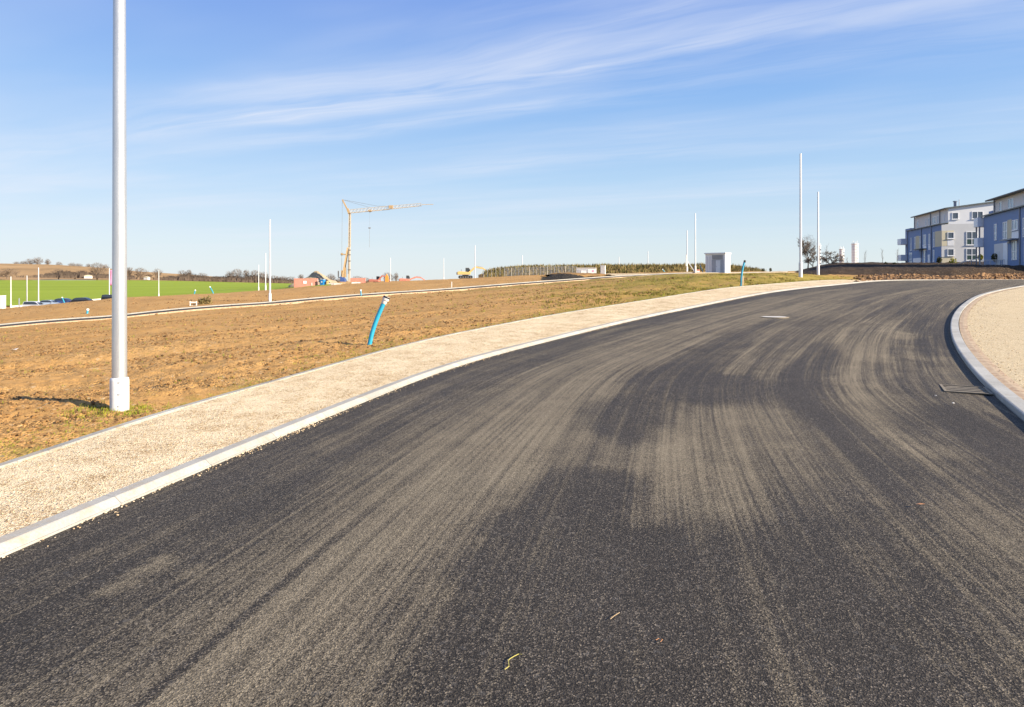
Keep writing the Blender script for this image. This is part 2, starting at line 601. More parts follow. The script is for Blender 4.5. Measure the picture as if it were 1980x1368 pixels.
M['offwhite'] = paint('aged_white_paint', (.66, .64, .60), .6, .14, 4, grime=(.4, .36, .28))
M['pipe'] = paint('blue_plastic_pipe', (.016, .29, .43), .42, .12, 9, spec=.5)
M['pipe_dark'] = paint('black_plastic', (.02, .022, .026), .5, .2, 8)
M['cap'] = paint('grey_pipe_socket', (.62, .58, .54), .5, .18, 14, grime=(.3, .24, .2))
M['wood'] = paint('raw_wood', (.50, .36, .20), .8, .22, 14)
M['paintwood'] = paint('white_painted_wood', (.72, .68, .62), .7, .2, 8, grime=(.4, .3, .2))
M['iron'] = paint('cast_iron', (.25, .205, .14), .75, .3, 30, metal=.1)
M['irondark'] = paint('grate_void', (.006, .006, .006), .9, .1)
M['manhole'] = paint('manhole_concrete', (.58, .55, .48), .8, .18, 5)
M['blue_wall'] = paint('blue_render', (.215, .295, .465), .85, .07, .6, bump=.1)
M['grey_wall'] = paint('light_grey_render', (.62, .61, .585), .85, .05, .6, bump=.1)
M['white_wall'] = paint('white_render', (.80, .79, .77), .85, .04, .6, bump=.1)
M['upper_wall'] = paint('pale_upper_render', (.68, .66, .63), .85, .05, .6, bump=.1)
M['cream'] = paint('cream_render', (.66, .58, .40), .85, .05, .8)
M['roof'] = paint('grey_roof_sheet', (.16, .17, .16), .5, .15, 1.2, metal=.3)
M['frame'] = paint('window_frame_white', (.80, .80, .79), .4, .05, 3)
M['glass'] = m_glass()
M['pale_glass'] = m_glass('sky_window_glass', (.16, .22, .28), .8, .05)
M['blackout'] = paint('dark_green_panel', (.035, .07, .06), .4, .1, 2)
M['downpipe'] = paint('zinc_downpipe', (.22, .24, .29), .45, .15, 4, metal=.4)
M['balcony'] = paint('balcony_panel', (.72, .75, .80), .35, .08, 2)
M['rail'] = paint('galvanised_rail', (.45, .47, .50), .45, .1, 6, metal=.5)
M['crane'] = paint('crane_yellow', (.45, .31, .16), .5, .15, 2, grime=(.3, .2, .1))
M['crane_pale'] = paint('crane_faded_yellow', (.50, .42, .31), .55, .15, 2)
M['crane_dark'] = paint('crane_grey_steel', (.17, .16, .15), .6, .2, 3)
M['cab_blue'] = paint('blue_machine_panel', (.06, .11, .30), .4, .15, 3)
M['container'] = paint('faded_red_steel', (.58, .25, .19), .6, .14, 1.2, grime=(.42, .24, .16))
M['toilet'] = paint('blue_plastic_shell', (.02, .22, .55), .45, .1, 3)
M['dig_yellow'] = paint('digger_yellow', (.62, .43, .16), .5, .12, 2)
M['dig_red'] = paint('digger_red', (.56, .22, .16), .5, .15, 2)
M['rubber'] = paint('rubber_black', (.018, .018, .02), .8, .2, 6)
M['bark'] = paint('bare_bark', (.085, .066, .050), .95, .3, 4)
M['twig'] = paint('bare_twigs', (.17, .135, .105), .95, .25, 3)
M['twig_far'] = paint('far_bare_twigs', (.17, .125, .09), .95, .2, .3)
M['bush'] = m_leaf('bush_leaves', (.16, .10, .05), (.10, .085, .035))
M['evergreen'] = m_leaf('olive_leaves', (.055, .06, .02), (.10, .095, .03))
M['dry'] = m_leaf('dry_stems', (.30, .21, .09), (.13, .12, .035))
M['grassy'] = m_leaf('sparse_grass', (.27, .24, .03), (.14, .19, .02))
M['yellowleaf'] = m_leaf('yellow_green_leaves', (.34, .30, .04), (.18, .22, .04))
M['clod'] = m_leaf('soil_clods', (.33, .19, .075), (.13, .072, .03), .95)
M['clod2'] = m_leaf('brown_clods', (.34, .20, .095), (.12, .07, .04), .95)
M['grit'] = m_leaf('loose_gravel', (.78, .64, .44), (.42, .29, .16), .95)
M['weeds'] = m_leaf('verge_weeds', (.26, .22, .04), (.07, .06, .02), .9)
M['straw'] = paint('yellow_straw', (.46, .40, .10), .7, .1, 20)
M['leaf'] = paint('orange_leaf', (.42, .20, .09), .7, .2, 20)
M['stone'] = paint('pale_stone', (.62, .60, .55), .9, .15, 20)
M['car_silver'] = paint('silver_car_paint', (.62, .63, .65), .3, .05, 2, metal=.3, spec=.6)
M['car_pale'] = paint('pale_blue_car_paint', (.40, .48, .58), .3, .05, 2, metal=.3, spec=.6)
M['car_blue'] = paint('dark_blue_car_paint', (.035, .06, .16), .25, .05, 2, spec=.6)
M['car_black'] = paint('black_car_paint', (.016, .017, .02), .25, .05, 2, spec=.6)
M['car_glass'] = m_glass('car_glass', (.02, .025, .03), .7)
M['lamp_lens'] = paint('lamp_lens', (.70, .68, .66), .2, .05, 4)
M['pink'] = paint('pink_flag_cloth', (.72, .28, .45), .8, .1, 3)
M['orange'] = paint('orange_marker', (.75, .30, .05), .7, .1, 4)
M['tower'] = paint('white_tower_panels', (.72, .71, .70), .6, .1, .5)
M['hut_grey'] = paint('hut_grey_panel', (.40, .41, .43), .55, .1, 1.5)
M['hut_door'] = paint('hut_white_door', (.72, .73, .72), .5, .06, 2)

M['far_steel'] = paint('pale_far_steel', (.66, .66, .665), .4, .03, .3, metal=.35)
# ------------------------------------------------------------------ camera
cam = bpy.data.cameras.new('camera'); co_ = bpy.data.objects.new('camera', cam); COL.objects.link(co_)
cam.sensor_fit = 'HORIZONTAL'; cam.sensor_width = 36.0; cam.lens = 36.0 * F / 1980.0
cam.shift_x = 0; cam.shift_y = -(684 - HY) / 1980.0
cam.clip_start = .05; cam.clip_end = 6000
co_.location = (0, 0, E); co_.rotation_euler = (R(90), 0, 0)
scene.camera = co_

# ------------------------------------------------------------------ light and sky
SUN_AZ, SUN_EL = R(115), R(22.5)
sd = Vector((math.sin(SUN_AZ) * math.cos(SUN_EL), math.cos(SUN_AZ) * math.cos(SUN_EL), math.sin(SUN_EL)))
sl = bpy.data.lights.new('sun', 'SUN'); sl.energy = 4.8; sl.angle = R(.5); sl.color = (1, .89, .72)
so = bpy.data.objects.new('sun', sl); COL.objects.link(so)
so.rotation_euler = sd.to_track_quat('Z', 'Y').to_euler(); so.location = sd * 60

wd = bpy.data.worlds.new('World'); scene.world = wd; wd.use_nodes = True
wt = wd.node_tree; wt.nodes.clear()


class WT(NT):
    def __init__(self, t):
        self.t = t
        self.out = t.nodes.new('ShaderNodeOutputWorld')


w = WT(wt)
sky = w.n('TexSky'); sky.sky_type = 'NISHITA'; sky.sun_disc = False
sky.sun_elevation = SUN_EL; sky.sun_rotation = SUN_AZ; sky.altitude = 200; sky.air_density = 1.0; sky.dust_density = SKY_DUST = .6; sky.ozone_density = 2.2
gen = w.coord('Generated')
sx = w.n('SeparateXYZ', {0: gen})
up = w.math('MAXIMUM', sx.outputs[2], .015)
# cirrus lies in a flat layer high above: project the sight line onto it
cx_ = w.math('DIVIDE', sx.outputs[0], up); cy_ = w.math('DIVIDE', sx.outputs[1], up)
pl = w.n('CombineXYZ', {0: cx_, 1: cy_, 2: 0.0}).outputs[0]
rot = w.mapping(pl, rot=(0, 0, R(28.5)))              # x runs along the streaks
wob = w.noise(rot, .55, 3, .6)
rs = w.n('SeparateXYZ', {0: rot})
ry = w.math('ADD', rs.outputs[1], w.math('MULTIPLY', w.math('SUBTRACT', wob, .5), .55))
rv = w.n('CombineXYZ', {0: rs.outputs[0], 1: ry, 2: 0.0}).outputs[0]
st1 = w.noise(w.mapping(rv, (.30, 1.6, 1)), 1, 6, .56, .8)
st2 = w.noise(w.mapping(rv, (.75, 4.2, 1), loc=(4, 1, 0)), 1, 6, .58, .9)
broad = w.noise(w.mapping(rv, (.16, .42, 1), loc=(1.3, 2.2, 0)), 1, 4, .55)
fil = w.math('ADD', w.math('MULTIPLY', st1, .6), w.math('MULTIPLY', st2, .4))


def band(c, wid):
    q = w.math('DIVIDE', w.math('SUBTRACT', ry, c), wid)
    return w.math('POWER', 2.718, w.math('MULTIPLY', w.math('MULTIPLY', q, q), -1.0))


BANDS = [(2.95, .27, .95), (3.52, .18, .6), (2.48, .20, .34), (5.35, .34, .30), (4.4, .3, .14)]
bs = None
for c_, wd_, am_ in BANDS:
    b_ = w.math('MULTIPLY', band(c_, wd_), am_)
    bs = b_ if bs is None else w.math('ADD', bs, b_)
bs = w.math('MULTIPLY', bs, w.ramp(w.maprange(rs.outputs[0], -5, 1), [(0, .35), (.28, 1.0), (.62, 1.0), (.9, .42), (1, .35)]))
cm = w.math('MULTIPLY', w.maprange(fil, .36, .72), w.math('ADD', bs, w.maprange(broad, .48, .75, 0, .45)))
veil = w.math('MULTIPLY', w.maprange(broad, .40, .75), .2)
cm = w.math('MINIMUM', w.math('ADD', cm, veil), .8)
cm = w.math('MULTIPLY', cm, w.maprange(sx.outputs[2], .02, .12))
SKY_K = .10; EXPO = 1.2
KX = 1 / (SKY_K * 2 ** EXPO)
lin = lambda c: tuple(((v / 255 + .055) / 1.055) ** 2.4 * KX for v in c)
grad = w.ramp(w.maprange(sx.outputs[2], 0, 1), [(0, lin((234, 243, 244))), (.05, lin((222, 238, 246))), (.14, lin((186, 219, 249))), (.25, lin((142, 190, 246))), (.37, lin((92, 151, 236))), (1, lin((58, 112, 212)))])
skc = w.mix(1.0, sky.outputs[0], rgb(.58, .60, .70), 'MULTIPLY')
skc = w.mix(.86, skc, grad)
veilL = w.math('MULTIPLY', w.maprange(sx.outputs[0], .15, -.6), .30)
cm = w.math('ADD', cm, w.math('MULTIPLY', veilL, w.maprange(broad, .3, .7, .3, 1)), clamp=True)
cloud = rgb(*lin((236, 241, 253)))
mixc = w.mix(cm, skc, cloud)
bg = w.n('Background', {'Color': mixc, 'Strength': SKY_K})
wt.links.new(bg.outputs[0], w.out.inputs[0])
scene.view_settings.view_transform = 'Standard'; scene.view_settings.look = 'None'
scene.view_settings.gamma = 1.0; scene.view_settings.use_curve_mapping = False
scene.view_settings.exposure = EXPO


# ------------------------------------------------------------------ curves of the road
def smooth_curve(pts, step=.25, sig=6):
    pts = np.array(pts, float)
    p = np.vstack([2 * pts[0] - pts[1], pts, 2 * pts[-1] - pts[-2]])
    out = []
    for i in range(1, len(p) - 2):
        for t in np.linspace(0, 1, 40, endpoint=False):
            a, b, c, d = p[i - 1], p[i], p[i + 1], p[i + 2]
            out.append(.5 * ((2 * b) + (-a + c) * t + (2 * a - 5 * b + 4 * c - d) * t ** 2 + (-a + 3 * b - 3 * c + d) * t ** 3))
    out.append(pts[-1]); out = np.array(out)

    def resample(q):
        s = np.concatenate([[0], np.cumsum(np.hypot(*np.diff(q, axis=0).T))])
        n = max(2, int(s[-1] / step)); ss = np.linspace(0, s[-1], n)
        return np.stack([np.interp(ss, s, q[:, 0]), np.interp(ss, s, q[:, 1])], 1), ss
    q, ss = resample(out)
    k = np.exp(-.5 * (np.arange(-3 * sig, 3 * sig + 1) / sig) ** 2); k /= k.sum()
    pad = 3 * sig
    qq = np.vstack([2 * q[0] - q[pad:0:-1], q, 2 * q[-1] - q[-2:-pad - 2:-1]])
    q = np.stack([np.convolve(qq[:, j], k, 'valid') for j in (0, 1)], 1)
    return resample(q)


def normals(q):
    t = np.gradient(q, axis=0); t /= np.hypot(t[:, 0], t[:, 1])[:, None]
    return np.stack([t[:, 1], -t[:, 0]], 1)      # to the right of travel


Lp = [(-4.55, -4), (-3.63, .3)] + [hitz(*q) for q in ((0, 1080), (300, 947), (590, 825), (860, 715), (1000, 676), (1200, 626), (1330, 598), (1500, 565))] + [(20.6, 42), (27.6, 50), (36.5, 57.5), (48, 63.5), (64, 68), (90, 71)]
Lc, Ls = smooth_curve(Lp); Ln = normals(Lc)
Rp = [(.2, -4), (3.05, 2.2)] + [hitz(px, py, .07) for px, py in ((1980, 800), (1911, 748), (1871, 702), (1848, 670), (1837, 637), (1842, 609), (1862, 587))] + [(21.5, 31.3), (28.2, 38), (37, 45.5), (50, 52), (66, 56), (92, 59)]
Rc, Rs = smooth_curve(Rp); Rn = normals(Rc)
Op = [hitz(px, py, .09) for px, py in ((-300, 1010), (0, 877), (133, 838), (295, 793), (421, 760), (526, 733), (660, 695), (808, 656), (936, 631), (1071, 606), (1260, 577), (1400, 556))]
Op = [(-8.5, 1.0)] + Op + [(16.4, 42.0), (23.2, 50.0), (27.0, 53.0)]
Oc, Os = smooth_curve(Op)


poly = np.vstack([Oc, [[30, 52.5]], Lc[Lc[:, 1] > 53.5] - Ln[Lc[:, 1] > 53.5] * .25, [[120, 70], [120, -8], [-9, -8]]])
CORRIDOR = np.vstack([poly[:len(Oc):6], poly[len(Oc)::8], poly[-3:], poly[:1]])


def ray_to(curve, p, n, wmax=16):
    """distance from p along direction n to a polyline"""
    a = curve[:-1]; d = curve[1:] - a
    den = n[0] * d[:, 1] - n[1] * d[:, 0]
    den = np.where(abs(den) < 1e-9, 1e-9, den)
    r = a - p
    t = (r[:, 0] * d[:, 1] - r[:, 1] * d[:, 0]) / den
    s = (r[:, 0] * n[1] - r[:, 1] * n[0]) / den
    ok = (s >= 0) & (s <= 1) & (t > .3) & (t < wmax)
    return t[ok].min() if ok.any() else np.nan


def widths(base, nrm, target, wmax=16):
    wv = np.array([ray_to(target, p, n, wmax) for p, n in zip(base, nrm)])
    i = np.arange(len(wv)); ok = ~np.isnan(wv)
    wv = np.interp(i, i[ok], wv[ok])
    k = np.ones(13) / 13
    return np.convolve(np.pad(wv, 6, mode='edge'), k, 'valid')


Wr = widths(Lc, Ln, Rc)
# road surface rows get closer towards the viewer
keep = [0]
for i in range(1, len(Lc)):
    if Ls[i] - Ls[keep[-1]] >= (.0 if Lc[i, 1] < 40 else .9):
        keep.append(i)
rowsL = []
ss = np.concatenate([np.arange(0, 26, .07), np.arange(26, 60, .22), np.arange(60, Ls[-1], .8)])
lx = np.interp(ss, Ls, Lc[:, 0]); ly = np.interp(ss, Ls, Lc[:, 1])
nx = np.interp(ss, Ls, Ln[:, 0]); ny = np.interp(ss, Ls, Ln[:, 1]); wr = np.interp(ss, Ls, Wr)
NC = 220
fr = np.linspace(0, 1, NC)
X = lx[:, None] + nx[:, None] * wr[:, None] * fr; Y = ly[:, None] + ny[:, None] * wr[:, None] * fr
U = wr[:, None] * fr; Vv = np.repeat(ss[:, None], NC, 1)
Zr = gz(X, Y)
Zroad = Zr + .012 * np.sin(np.pi * fr)[None, :] * 4 - .0


def road_uv(px, py):
    x, y = hit(px, py, .03)
    i = np.argmin((X - x) ** 2 + (Y - y) ** 2)
    return U.ravel()[i], Vv.ravel()[i]


# where tyres have carried dust and dried mud over the new surface (metres across / along the road)
wob = (fnoise(U * .9, Vv * .35, 4, 2) - .5)
Uw = U + wob * .7; Vw = Vv + (fnoise(U * .8 + 40, Vv * .5, 4, 5) - .5) * 2.2
V9 = Vv
dust = .40 + .18 * (fnoise(U * .25, Vv * .08, 3, 1) - .5)


def track(pts, su, amp, soft=2):
    global dust
    q = sorted([road_uv(*p) for p in pts], key=lambda a: a[1])
    u0 = np.array([a[0] for a in q]); v0 = np.array([a[1] for a in q])
    uc = np.interp(Vv, v0, u0)
    dv = np.clip(.45 + .55 * (Y - 2.6) / 5, .45, 1) * np.clip((Vv - v0[0] + 1.2) / 1.2, 0, 1) * np.clip((v0[-1] + 2 - Vv) / 2, 0, 1)
    dust = dust + amp * np.exp(-np.abs((Uw - uc) / su) ** soft) * dv


def blob(px, py, su, sv, amp, warp=True):
    global dust
    u, v = road_uv(px, py)
    a_, b_ = (Uw, Vw) if warp else (U + (fnoise(U * 9, V9 * 9, 3, 6) - .5) * .14, Vv + (fnoise(U * 9 + 5, V9 * 9, 3, 7) - .5) * .14)
    q = ((a_ - u) / su) ** 2 + ((b_ - v) / sv) ** 2
    dust = dust + amp / (1 + np.exp((q - 1) * 4))


dust -= .22 * np.exp(-(Uw / 1.15) ** 4) * (Vv < 60)                                       # clean edge beside the kerb
track([(330, 1368), (560, 1150), (740, 980), (900, 850), (1060, 740), (1260, 650), (1500, 585), (1620, 562)], .58, .26, 3)
track([(620, 1368), (760, 1180), (890, 1010), (1010, 890), (1140, 775), (1330, 670), (1530, 600), (1660, 565)], .34, .30)
track([(60, 1368), (330, 1160), (560, 990), (760, 850), (960, 740), (1200, 650)], .24, .10)
track([(820, 1040), (900, 950), (1000, 850), (1140, 745), (1300, 665)], .42, .20)
track([(640, 860), (820, 760), (1010, 690), (1250, 625), (1500, 575)], .16, .26)
track([(1190, 1368), (1225, 1180), (1250, 1040), (1290, 920)], .15, .52)
track([(1300, 960), (1350, 870), (1385, 790)], .70, .30, 4)
track([(1400, 745), (1440, 690), (1500, 640)], .18, .34)
track([(1990, 1230), (1860, 1020), (1760, 900), (1680, 800), (1650, 720), (1645, 660), (1680, 600), (1770, 566)], .24, .24)
track([(1990, 1060), (1860, 920), (1760, 800), (1720, 720), (1720, 650), (1760, 600)], .15, .18)
track([(1440, 1368), (1400, 1150), (1400, 960)], .3, .05)
blob(1120, 1000, .72, 1.0, -.42); blob(1020, 1130, .60, .8, -.40); blob(930, 1290, .5, .7, -.36); blob(1080, 1290, .5, .6, -.15)
blob(1290, 730, .8, 2.4, -.40); blob(1200, 800, .5, 1.2, -.38); blob(1420, 745, .62, 1.4, -.36); blob(1400, 660, .7, 2.6, -.16)
blob(1610, 830, .28, 3.2, -.26); blob(1570, 720, .35, 4.5, -.18); blob(1640, 1230, 1.0, 1.3, -.20); blob(1420, 1230, .6, 1.0, -.17); blob(1560, 1040, .5, 1.2, -.12); blob(1850, 1330, .5, .5, -.1); blob(120, 1250, .8, .7, -.10)
blob(1880, 830, .8, 1.6, -.26); blob(1820, 650, .5, 4, -.14); blob(1950, 960, .6, 1.0, -.2)
blob(1740, 645, .5, .8, .28); blob(1790, 690, .4, .7, .2); blob(1690, 690, .3, .8, .22)
blob(305, 1088, .09, .13, .55, False); blob(215, 1138, .08, .11, .42, False); blob(365, 1108, .05, .1, .3, False); blob(1900, 555, 2.2, 6, .15); blob(1560, 600, 1.6, 4, .10)
# separate tyre lines: bundles of narrow tread ribs, some dusty, some wiped clean
rt_ = np.random.default_rng(12)
for i in range(46):
    u0 = rt_.choice([rt_.normal(2.0, .7), rt_.normal(3.6, .9), rt_.normal(5.9, .6)]); v0 = rt_.uniform(2, 40); ln = rt_.uniform(6, 26); am = rt_.choice([1, 1, -1]) * rt_.uniform(.10, .26)
    drift = rt_.normal(0, .03)
    uc = u0 + drift * (Vv - v0) + .12 * np.sin(Vv * rt_.uniform(.05, .15) + i)
    env = 1 / (1 + np.exp(-(Vv - v0) / .8)) / (1 + np.exp((Vv - v0 - ln) / 1.5))
    env = env * (.45 + 1.1 * fnoise(Vv * .5 + i * 7, U * .3, 3, i % 7))
    for q in range(rt_.integers(2, 5)):
        dust = dust + am * env * np.exp(-((U - uc - q * .085) / .026) ** 2)
far = np.clip((Y - 26) / 22, 0, 1)
dust = dust * (1 - far * .45) + far * .30
dust = np.where(dust < .4, .4 - (.4 - dust) * 1.45, .4 + (dust - .4) * 1.3)
tread = np.abs(np.sin(Uw * 2 * np.pi / .23)) ** 3
dust += .07 * tread * np.clip((dust - .4) * 3, 0, 1)
dust = np.where(dust > .58, .58 + (dust - .58) * .5, dust)
V3 = np.stack([X, Y, Zroad], -1).reshape(-1, 3)
road = npmesh('road', V3, gridfaces(len(ss), NC), M['asphalt'], True, np.stack([U, Vv], -1).reshape(-1, 2), {'dust': np.clip(dust, 0, 1.3).ravel()})
struct(road, label='curving new asphalt road with dusty tyre tracks')


def strip(name, base, nrm, s_, prof, mat, zoff=0.0, s0=None, s1=None, step=.25, smooth=False):
    """sweep a (across, height) profile along a curve; across is measured along nrm"""
    sel = np.arange(s_[0] if s0 is None else s0, s_[-1] if s1 is None else s1, step)
    bx = np.interp(sel, s_, base[:, 0]); by = np.interp(sel, s_, base[:, 1])
    ax = np.interp(sel, s_, nrm[:, 0]); ay = np.interp(sel, s_, nrm[:, 1])
    pr = np.array(prof)
    x = bx[:, None] + ax[:, None] * pr[:, 0]; y = by[:, None] + ay[:, None] * pr[:, 0]
    z = np.repeat(gz(bx, by)[:, None], len(pr), 1) + pr[:, 1] + zoff
    d = np.concatenate([[0], np.cumsum(np.hypot(np.diff(pr[:, 0]), np.diff(pr[:, 1])))])
    uv = np.stack([np.repeat(d[None], len(sel), 0), np.repeat(sel[:, None], len(pr), 1)], -1)
    return npmesh(name, np.stack([x, y, z], -1).reshape(-1, 3), gridfaces(len(sel), len(pr)), mat, smooth, uv.reshape(-1, 2))


KL = [(.0, -.1), (0, .016), (.008, .016), (.052, .055), (.060, .059), (.15, .061), (.15, .04)]
struct(strip('kerb', Lc, -Ln, Ls, KL, M['kerb']), label='long white concrete kerb along the outer side of the bend')
KR = [(.0, -.1), (0, .055), (.008, .066), (.025, .071), (.185, .073), (.185, .0)]
struct(strip('kerb', Rc, Rn, Rs, KR, M['kerb2']), label='pale raised kerb curving round the inner gravel island')
# paver row behind the inner kerb
struct(strip('paver_strip', Rc, Rn, Rs, [(.202, -.05), (.202, .052), (.29, .058), (.385, .056)], M['paver']), label='reddish paver strip behind the inner kerb')

# gravel pavement on the left between kerb and edging stone
iO = np.where(Lc[:, 1] < 50)[0]
Wo = widths(Lc, -Ln, Oc, 8)
s_end = float(np.interp(50, Lc[:, 1], Ls))
sel = np.concatenate([np.arange(0, 22, .12), np.arange(22, s_end + .6, .4)])
bx = np.interp(sel, Ls, Lc[:, 0]); by = np.interp(sel, Ls, Lc[:, 1]); ax = -np.interp(sel, Ls, Ln[:, 0]); ay = -np.interp(sel, Ls, Ln[:, 1]); wo = np.interp(sel, Ls, Wo)
fr2 = np.linspace(0, 1, 40)
acr = .151 + (wo - .151 - .07)[:, None] * fr2
x = bx[:, None] + ax[:, None] * acr; y = by[:, None] + ay[:, None] * acr
z = gz(bx, by)[:, None] * (1 - fr2) + gz(x[:, -1], y[:, -1])[:, None] * fr2 + .052 + .018 * (fnoise(x * 2.2, y * 2.2, 4, 3) - .5) - .006
pv = npmesh('pavement', np.stack([x, y, z], -1).reshape(-1, 3), gridfaces(len(sel), 40), M['gravel'], True, np.stack([acr, np.repeat(sel[:, None], 40, 1)], -1).reshape(-1, 2))
struct(pv, label='pale gravel pavement along the outer kerb')
On = normals(Oc)
struct(strip('edging', Oc, On, Os, [(-.02, -.12), (-.02, .056), (-.014, .061), (.062, .061), (.068, .056), (.068, -.12)], M['edge'], s1=Os[-1] - 2), label='thin concrete edging stones between gravel and soil')

# gravel island inside the bend
tq = np.linspace(0, 1, len(Rc))
Q = np.stack([14 + 75 * tq, -8 + 55 * tq], 1)
ii = np.linspace(0, len(Rc) - 1, 420).astype(int)
frq = np.linspace(0, 1, 60) ** 1.6
b0 = Rc[ii] + Rn[ii] * .385
x = b0[:, 0:1] * (1 - frq) + Q[ii, 0:1] * frq; y = b0[:, 1:2] * (1 - frq) + Q[ii, 1:2] * frq
z = gz(x, y) + .056 + .05 * np.minimum(frq * 12, 1) * (fnoise(x * .6, y * .6, 4, 4) - .5)
gi = npmesh('gravel_island', np.stack([x, y, z], -1).reshape(-1, 3), gridfaces(len(ii), 60), M['gravel2'], True, np.stack([x, y], -1).reshape(-1, 2))
struct(gi, label='pale gravel island inside the bend')

# ------------------------------------------------------------------ ground



vv = np.concatenate([np.linspace(math.log(.4), math.log(4), 60, endpoint=False), np.linspace(math.log(4), math.log(60), 420, endpoint=False), np.linspace(math.log(60), math.log(2600), 110)])
pxs = np.arange(-900, 2760, 7.0)
PX, VV = np.meshgrid(pxs, vv)
gy = np.exp(VV); gx = (PX - CX) / F * gy
gzz = gz(gx, gy)
simp = Oc[::6]
dO = dist_to(gx, gy, simp)
ins = inside(gx, gy, poly)
ca, sa = math.cos(R(31)), math.sin(R(31))
fu = gx * ca + gy * sa; fv = -gx * sa + gy * ca       # along / across the furrows
rel = .20 * (fnoise(fu * .12, fv * .75, 3, 1) - .5) + .08 * (fnoise(gx * 1.3, gy * 1.3, 4, 3) - .5) + .06 * (fnoise(gx * 5.5, gy * 5.5, 3, 5) - .5) - .03 * np.clip(fnoise(gx * 9, gy * 9, 2, 6) - .55, 0, 1) / .3
rel *= np.clip(dO / .9, .0, 1) * np.clip((gy - 1) / 3, 0, 1)
rel *= np.where(gy > 130, .4, 1)
A_ = np.array([-22.0, 62.0]); D_ = np.array([42.7, 26.0]); Dn = D_ / np.hypot(*D_); Nn = np.array([Dn[1], -Dn[0]])
off = (gx - A_[0]) * Nn[0] + (gy - A_[1]) * Nn[1]
along = (gx - A_[0]) * Dn[0] + (gy - A_[1]) * Dn[1]
cut = np.clip(1 - (np.abs(off) - 1.55) / .5, 0, 1) * (along < 51)
rel = rel * (1 - .8 * cut) - .10 * np.clip(1 - (np.abs(off) - 1.2) / .4, 0, 1) * (along < 51)
gzz = gzz + rel - .02 * np.exp(-dO / .3)
gzz = np.where(ins, gzz - .35 * np.clip((dO - .12) / .25, 0, 1), gzz)
vx = gx - (-3.0); verge = np.clip((PX - 800) / 500, 0, 1) * np.exp(-np.abs(np.log(np.maximum(gy, .5) / 46)) * 1.1) * (PX < 1750)
rel = rel + .22 * verge * (fnoise(gx * .8, gy * .8, 4, 7) - .35)
gzz = gzz + np.where(ins, 0, .22 * verge * np.clip(dO - .3, 0, 1) * (fnoise(gx * .8, gy * .8, 4, 7) - .35))
green = .72 * np.exp(-dO / .8) + 1.0 * np.clip(verge, 0, 1) * (.35 + .9 * fnoise(fu * .05, fv * .3, 3, 6))
# strip beside the narrow far road
A_ = np.array([-22.0, 62.0]); D_ = np.array([42.7, 26.0]); Dn = D_ / np.hypot(*D_); Nn = np.array([Dn[1], -Dn[0]])
off = (gx - A_[0]) * Nn[0] + (gy - A_[1]) * Nn[1]
green += .42 * np.exp(-((off - 6) / 4.5) ** 2) * np.clip((PX - 250) / 500, 0.25, 1)
green += .10 * (gy > 66) * (gy < 130)
ground = npmesh('ground', np.stack([gx, gy, gzz], -1).reshape(-1, 3), gridfaces(len(vv), len(pxs)), M['soil'], True, None, {'green': np.clip(green, 0, 1).ravel()})
struct(ground, label='bare ochre soil with clods and sparse grass')


def gtop(x, y):
    return g1(x, y)


# ------------------------------------------------------------------ green field and dry hills behind it
def sheet(name, mat, pxr, dr, zf, nr=60, nc=120):
    v_ = np.exp(np.linspace(math.log(dr[0]), math.log(dr[1]), nr)); p_ = np.linspace(*pxr, nc)
    pp, yy = np.meshgrid(p_, v_); xx = (pp - CX) / F * yy
    return npmesh(name, np.stack([xx, yy, zf(pp, xx, yy)], -1).reshape(-1, 3), gridfaces(nr, nc), mat, True)


struct(sheet('field', M['field'], (-1400, 640), (158, 452), lambda p, x, y: gz(x, y) + .25), label='bright green field of winter crop')


def hillz(p, x, y):
    top = np.interp(p, [-1600, -800, -200, 0, 100, 200, 260, 330, 430, 520], [492, 498, 507, 511, 512.5, 519, 525, 529, 537, 548])
    zt = E + (HY - top) / F * 690
    b = np.clip((y - 452) / 238, 0, 1); b = b * b * (3 - 2 * b)
    return gz(x, np.minimum(y, 452)) * (1 - b) + zt * b + 1.4 * (fnoise(x * .02, y * .02, 4, 2) - .5) + .2


struct(sheet('hills', M['hill'], (-1600, 520), (446, 900), hillz, 50, 160), label='low dry tan hills with scrub')

# ------------------------------------------------------------------ narrow far road with its kerbs
ts = np.linspace(-1.6, 1.34, 160)
ctr = A_[None] + D_[None] * ts[:, None]
bend = np.clip(ts - 1.0, 0, 1)
ctr = ctr + np.stack([bend * 14, -bend * 2], 1)
cs = np.concatenate([[0], np.cumsum(np.hypot(*np.diff(ctr, axis=0).T))])
cn = normals(ctr)                       # points to the viewer's side
wv = np.linspace(-1.5, 1.5, 12)
x = ctr[:, 0:1] + cn[:, 0:1] * wv; y = ctr[:, 1:2] + cn[:, 1:2] * wv
z = gz(ctr[:, 0], ctr[:, 1])[:, None] + 0 * wv + .06
sr = npmesh('side_road', np.stack([x, y, z], -1).reshape(-1, 3), gridfaces(len(ts), 12), M['asphalt'], True, np.stack([np.repeat(wv[None], len(ts), 0), np.repeat(cs[:, None], 12, 1)], -1).reshape(-1, 2), {'dust': np.full(x.size, .12)})
struct(sr, label='narrow asphalt road crossing the bare plots')


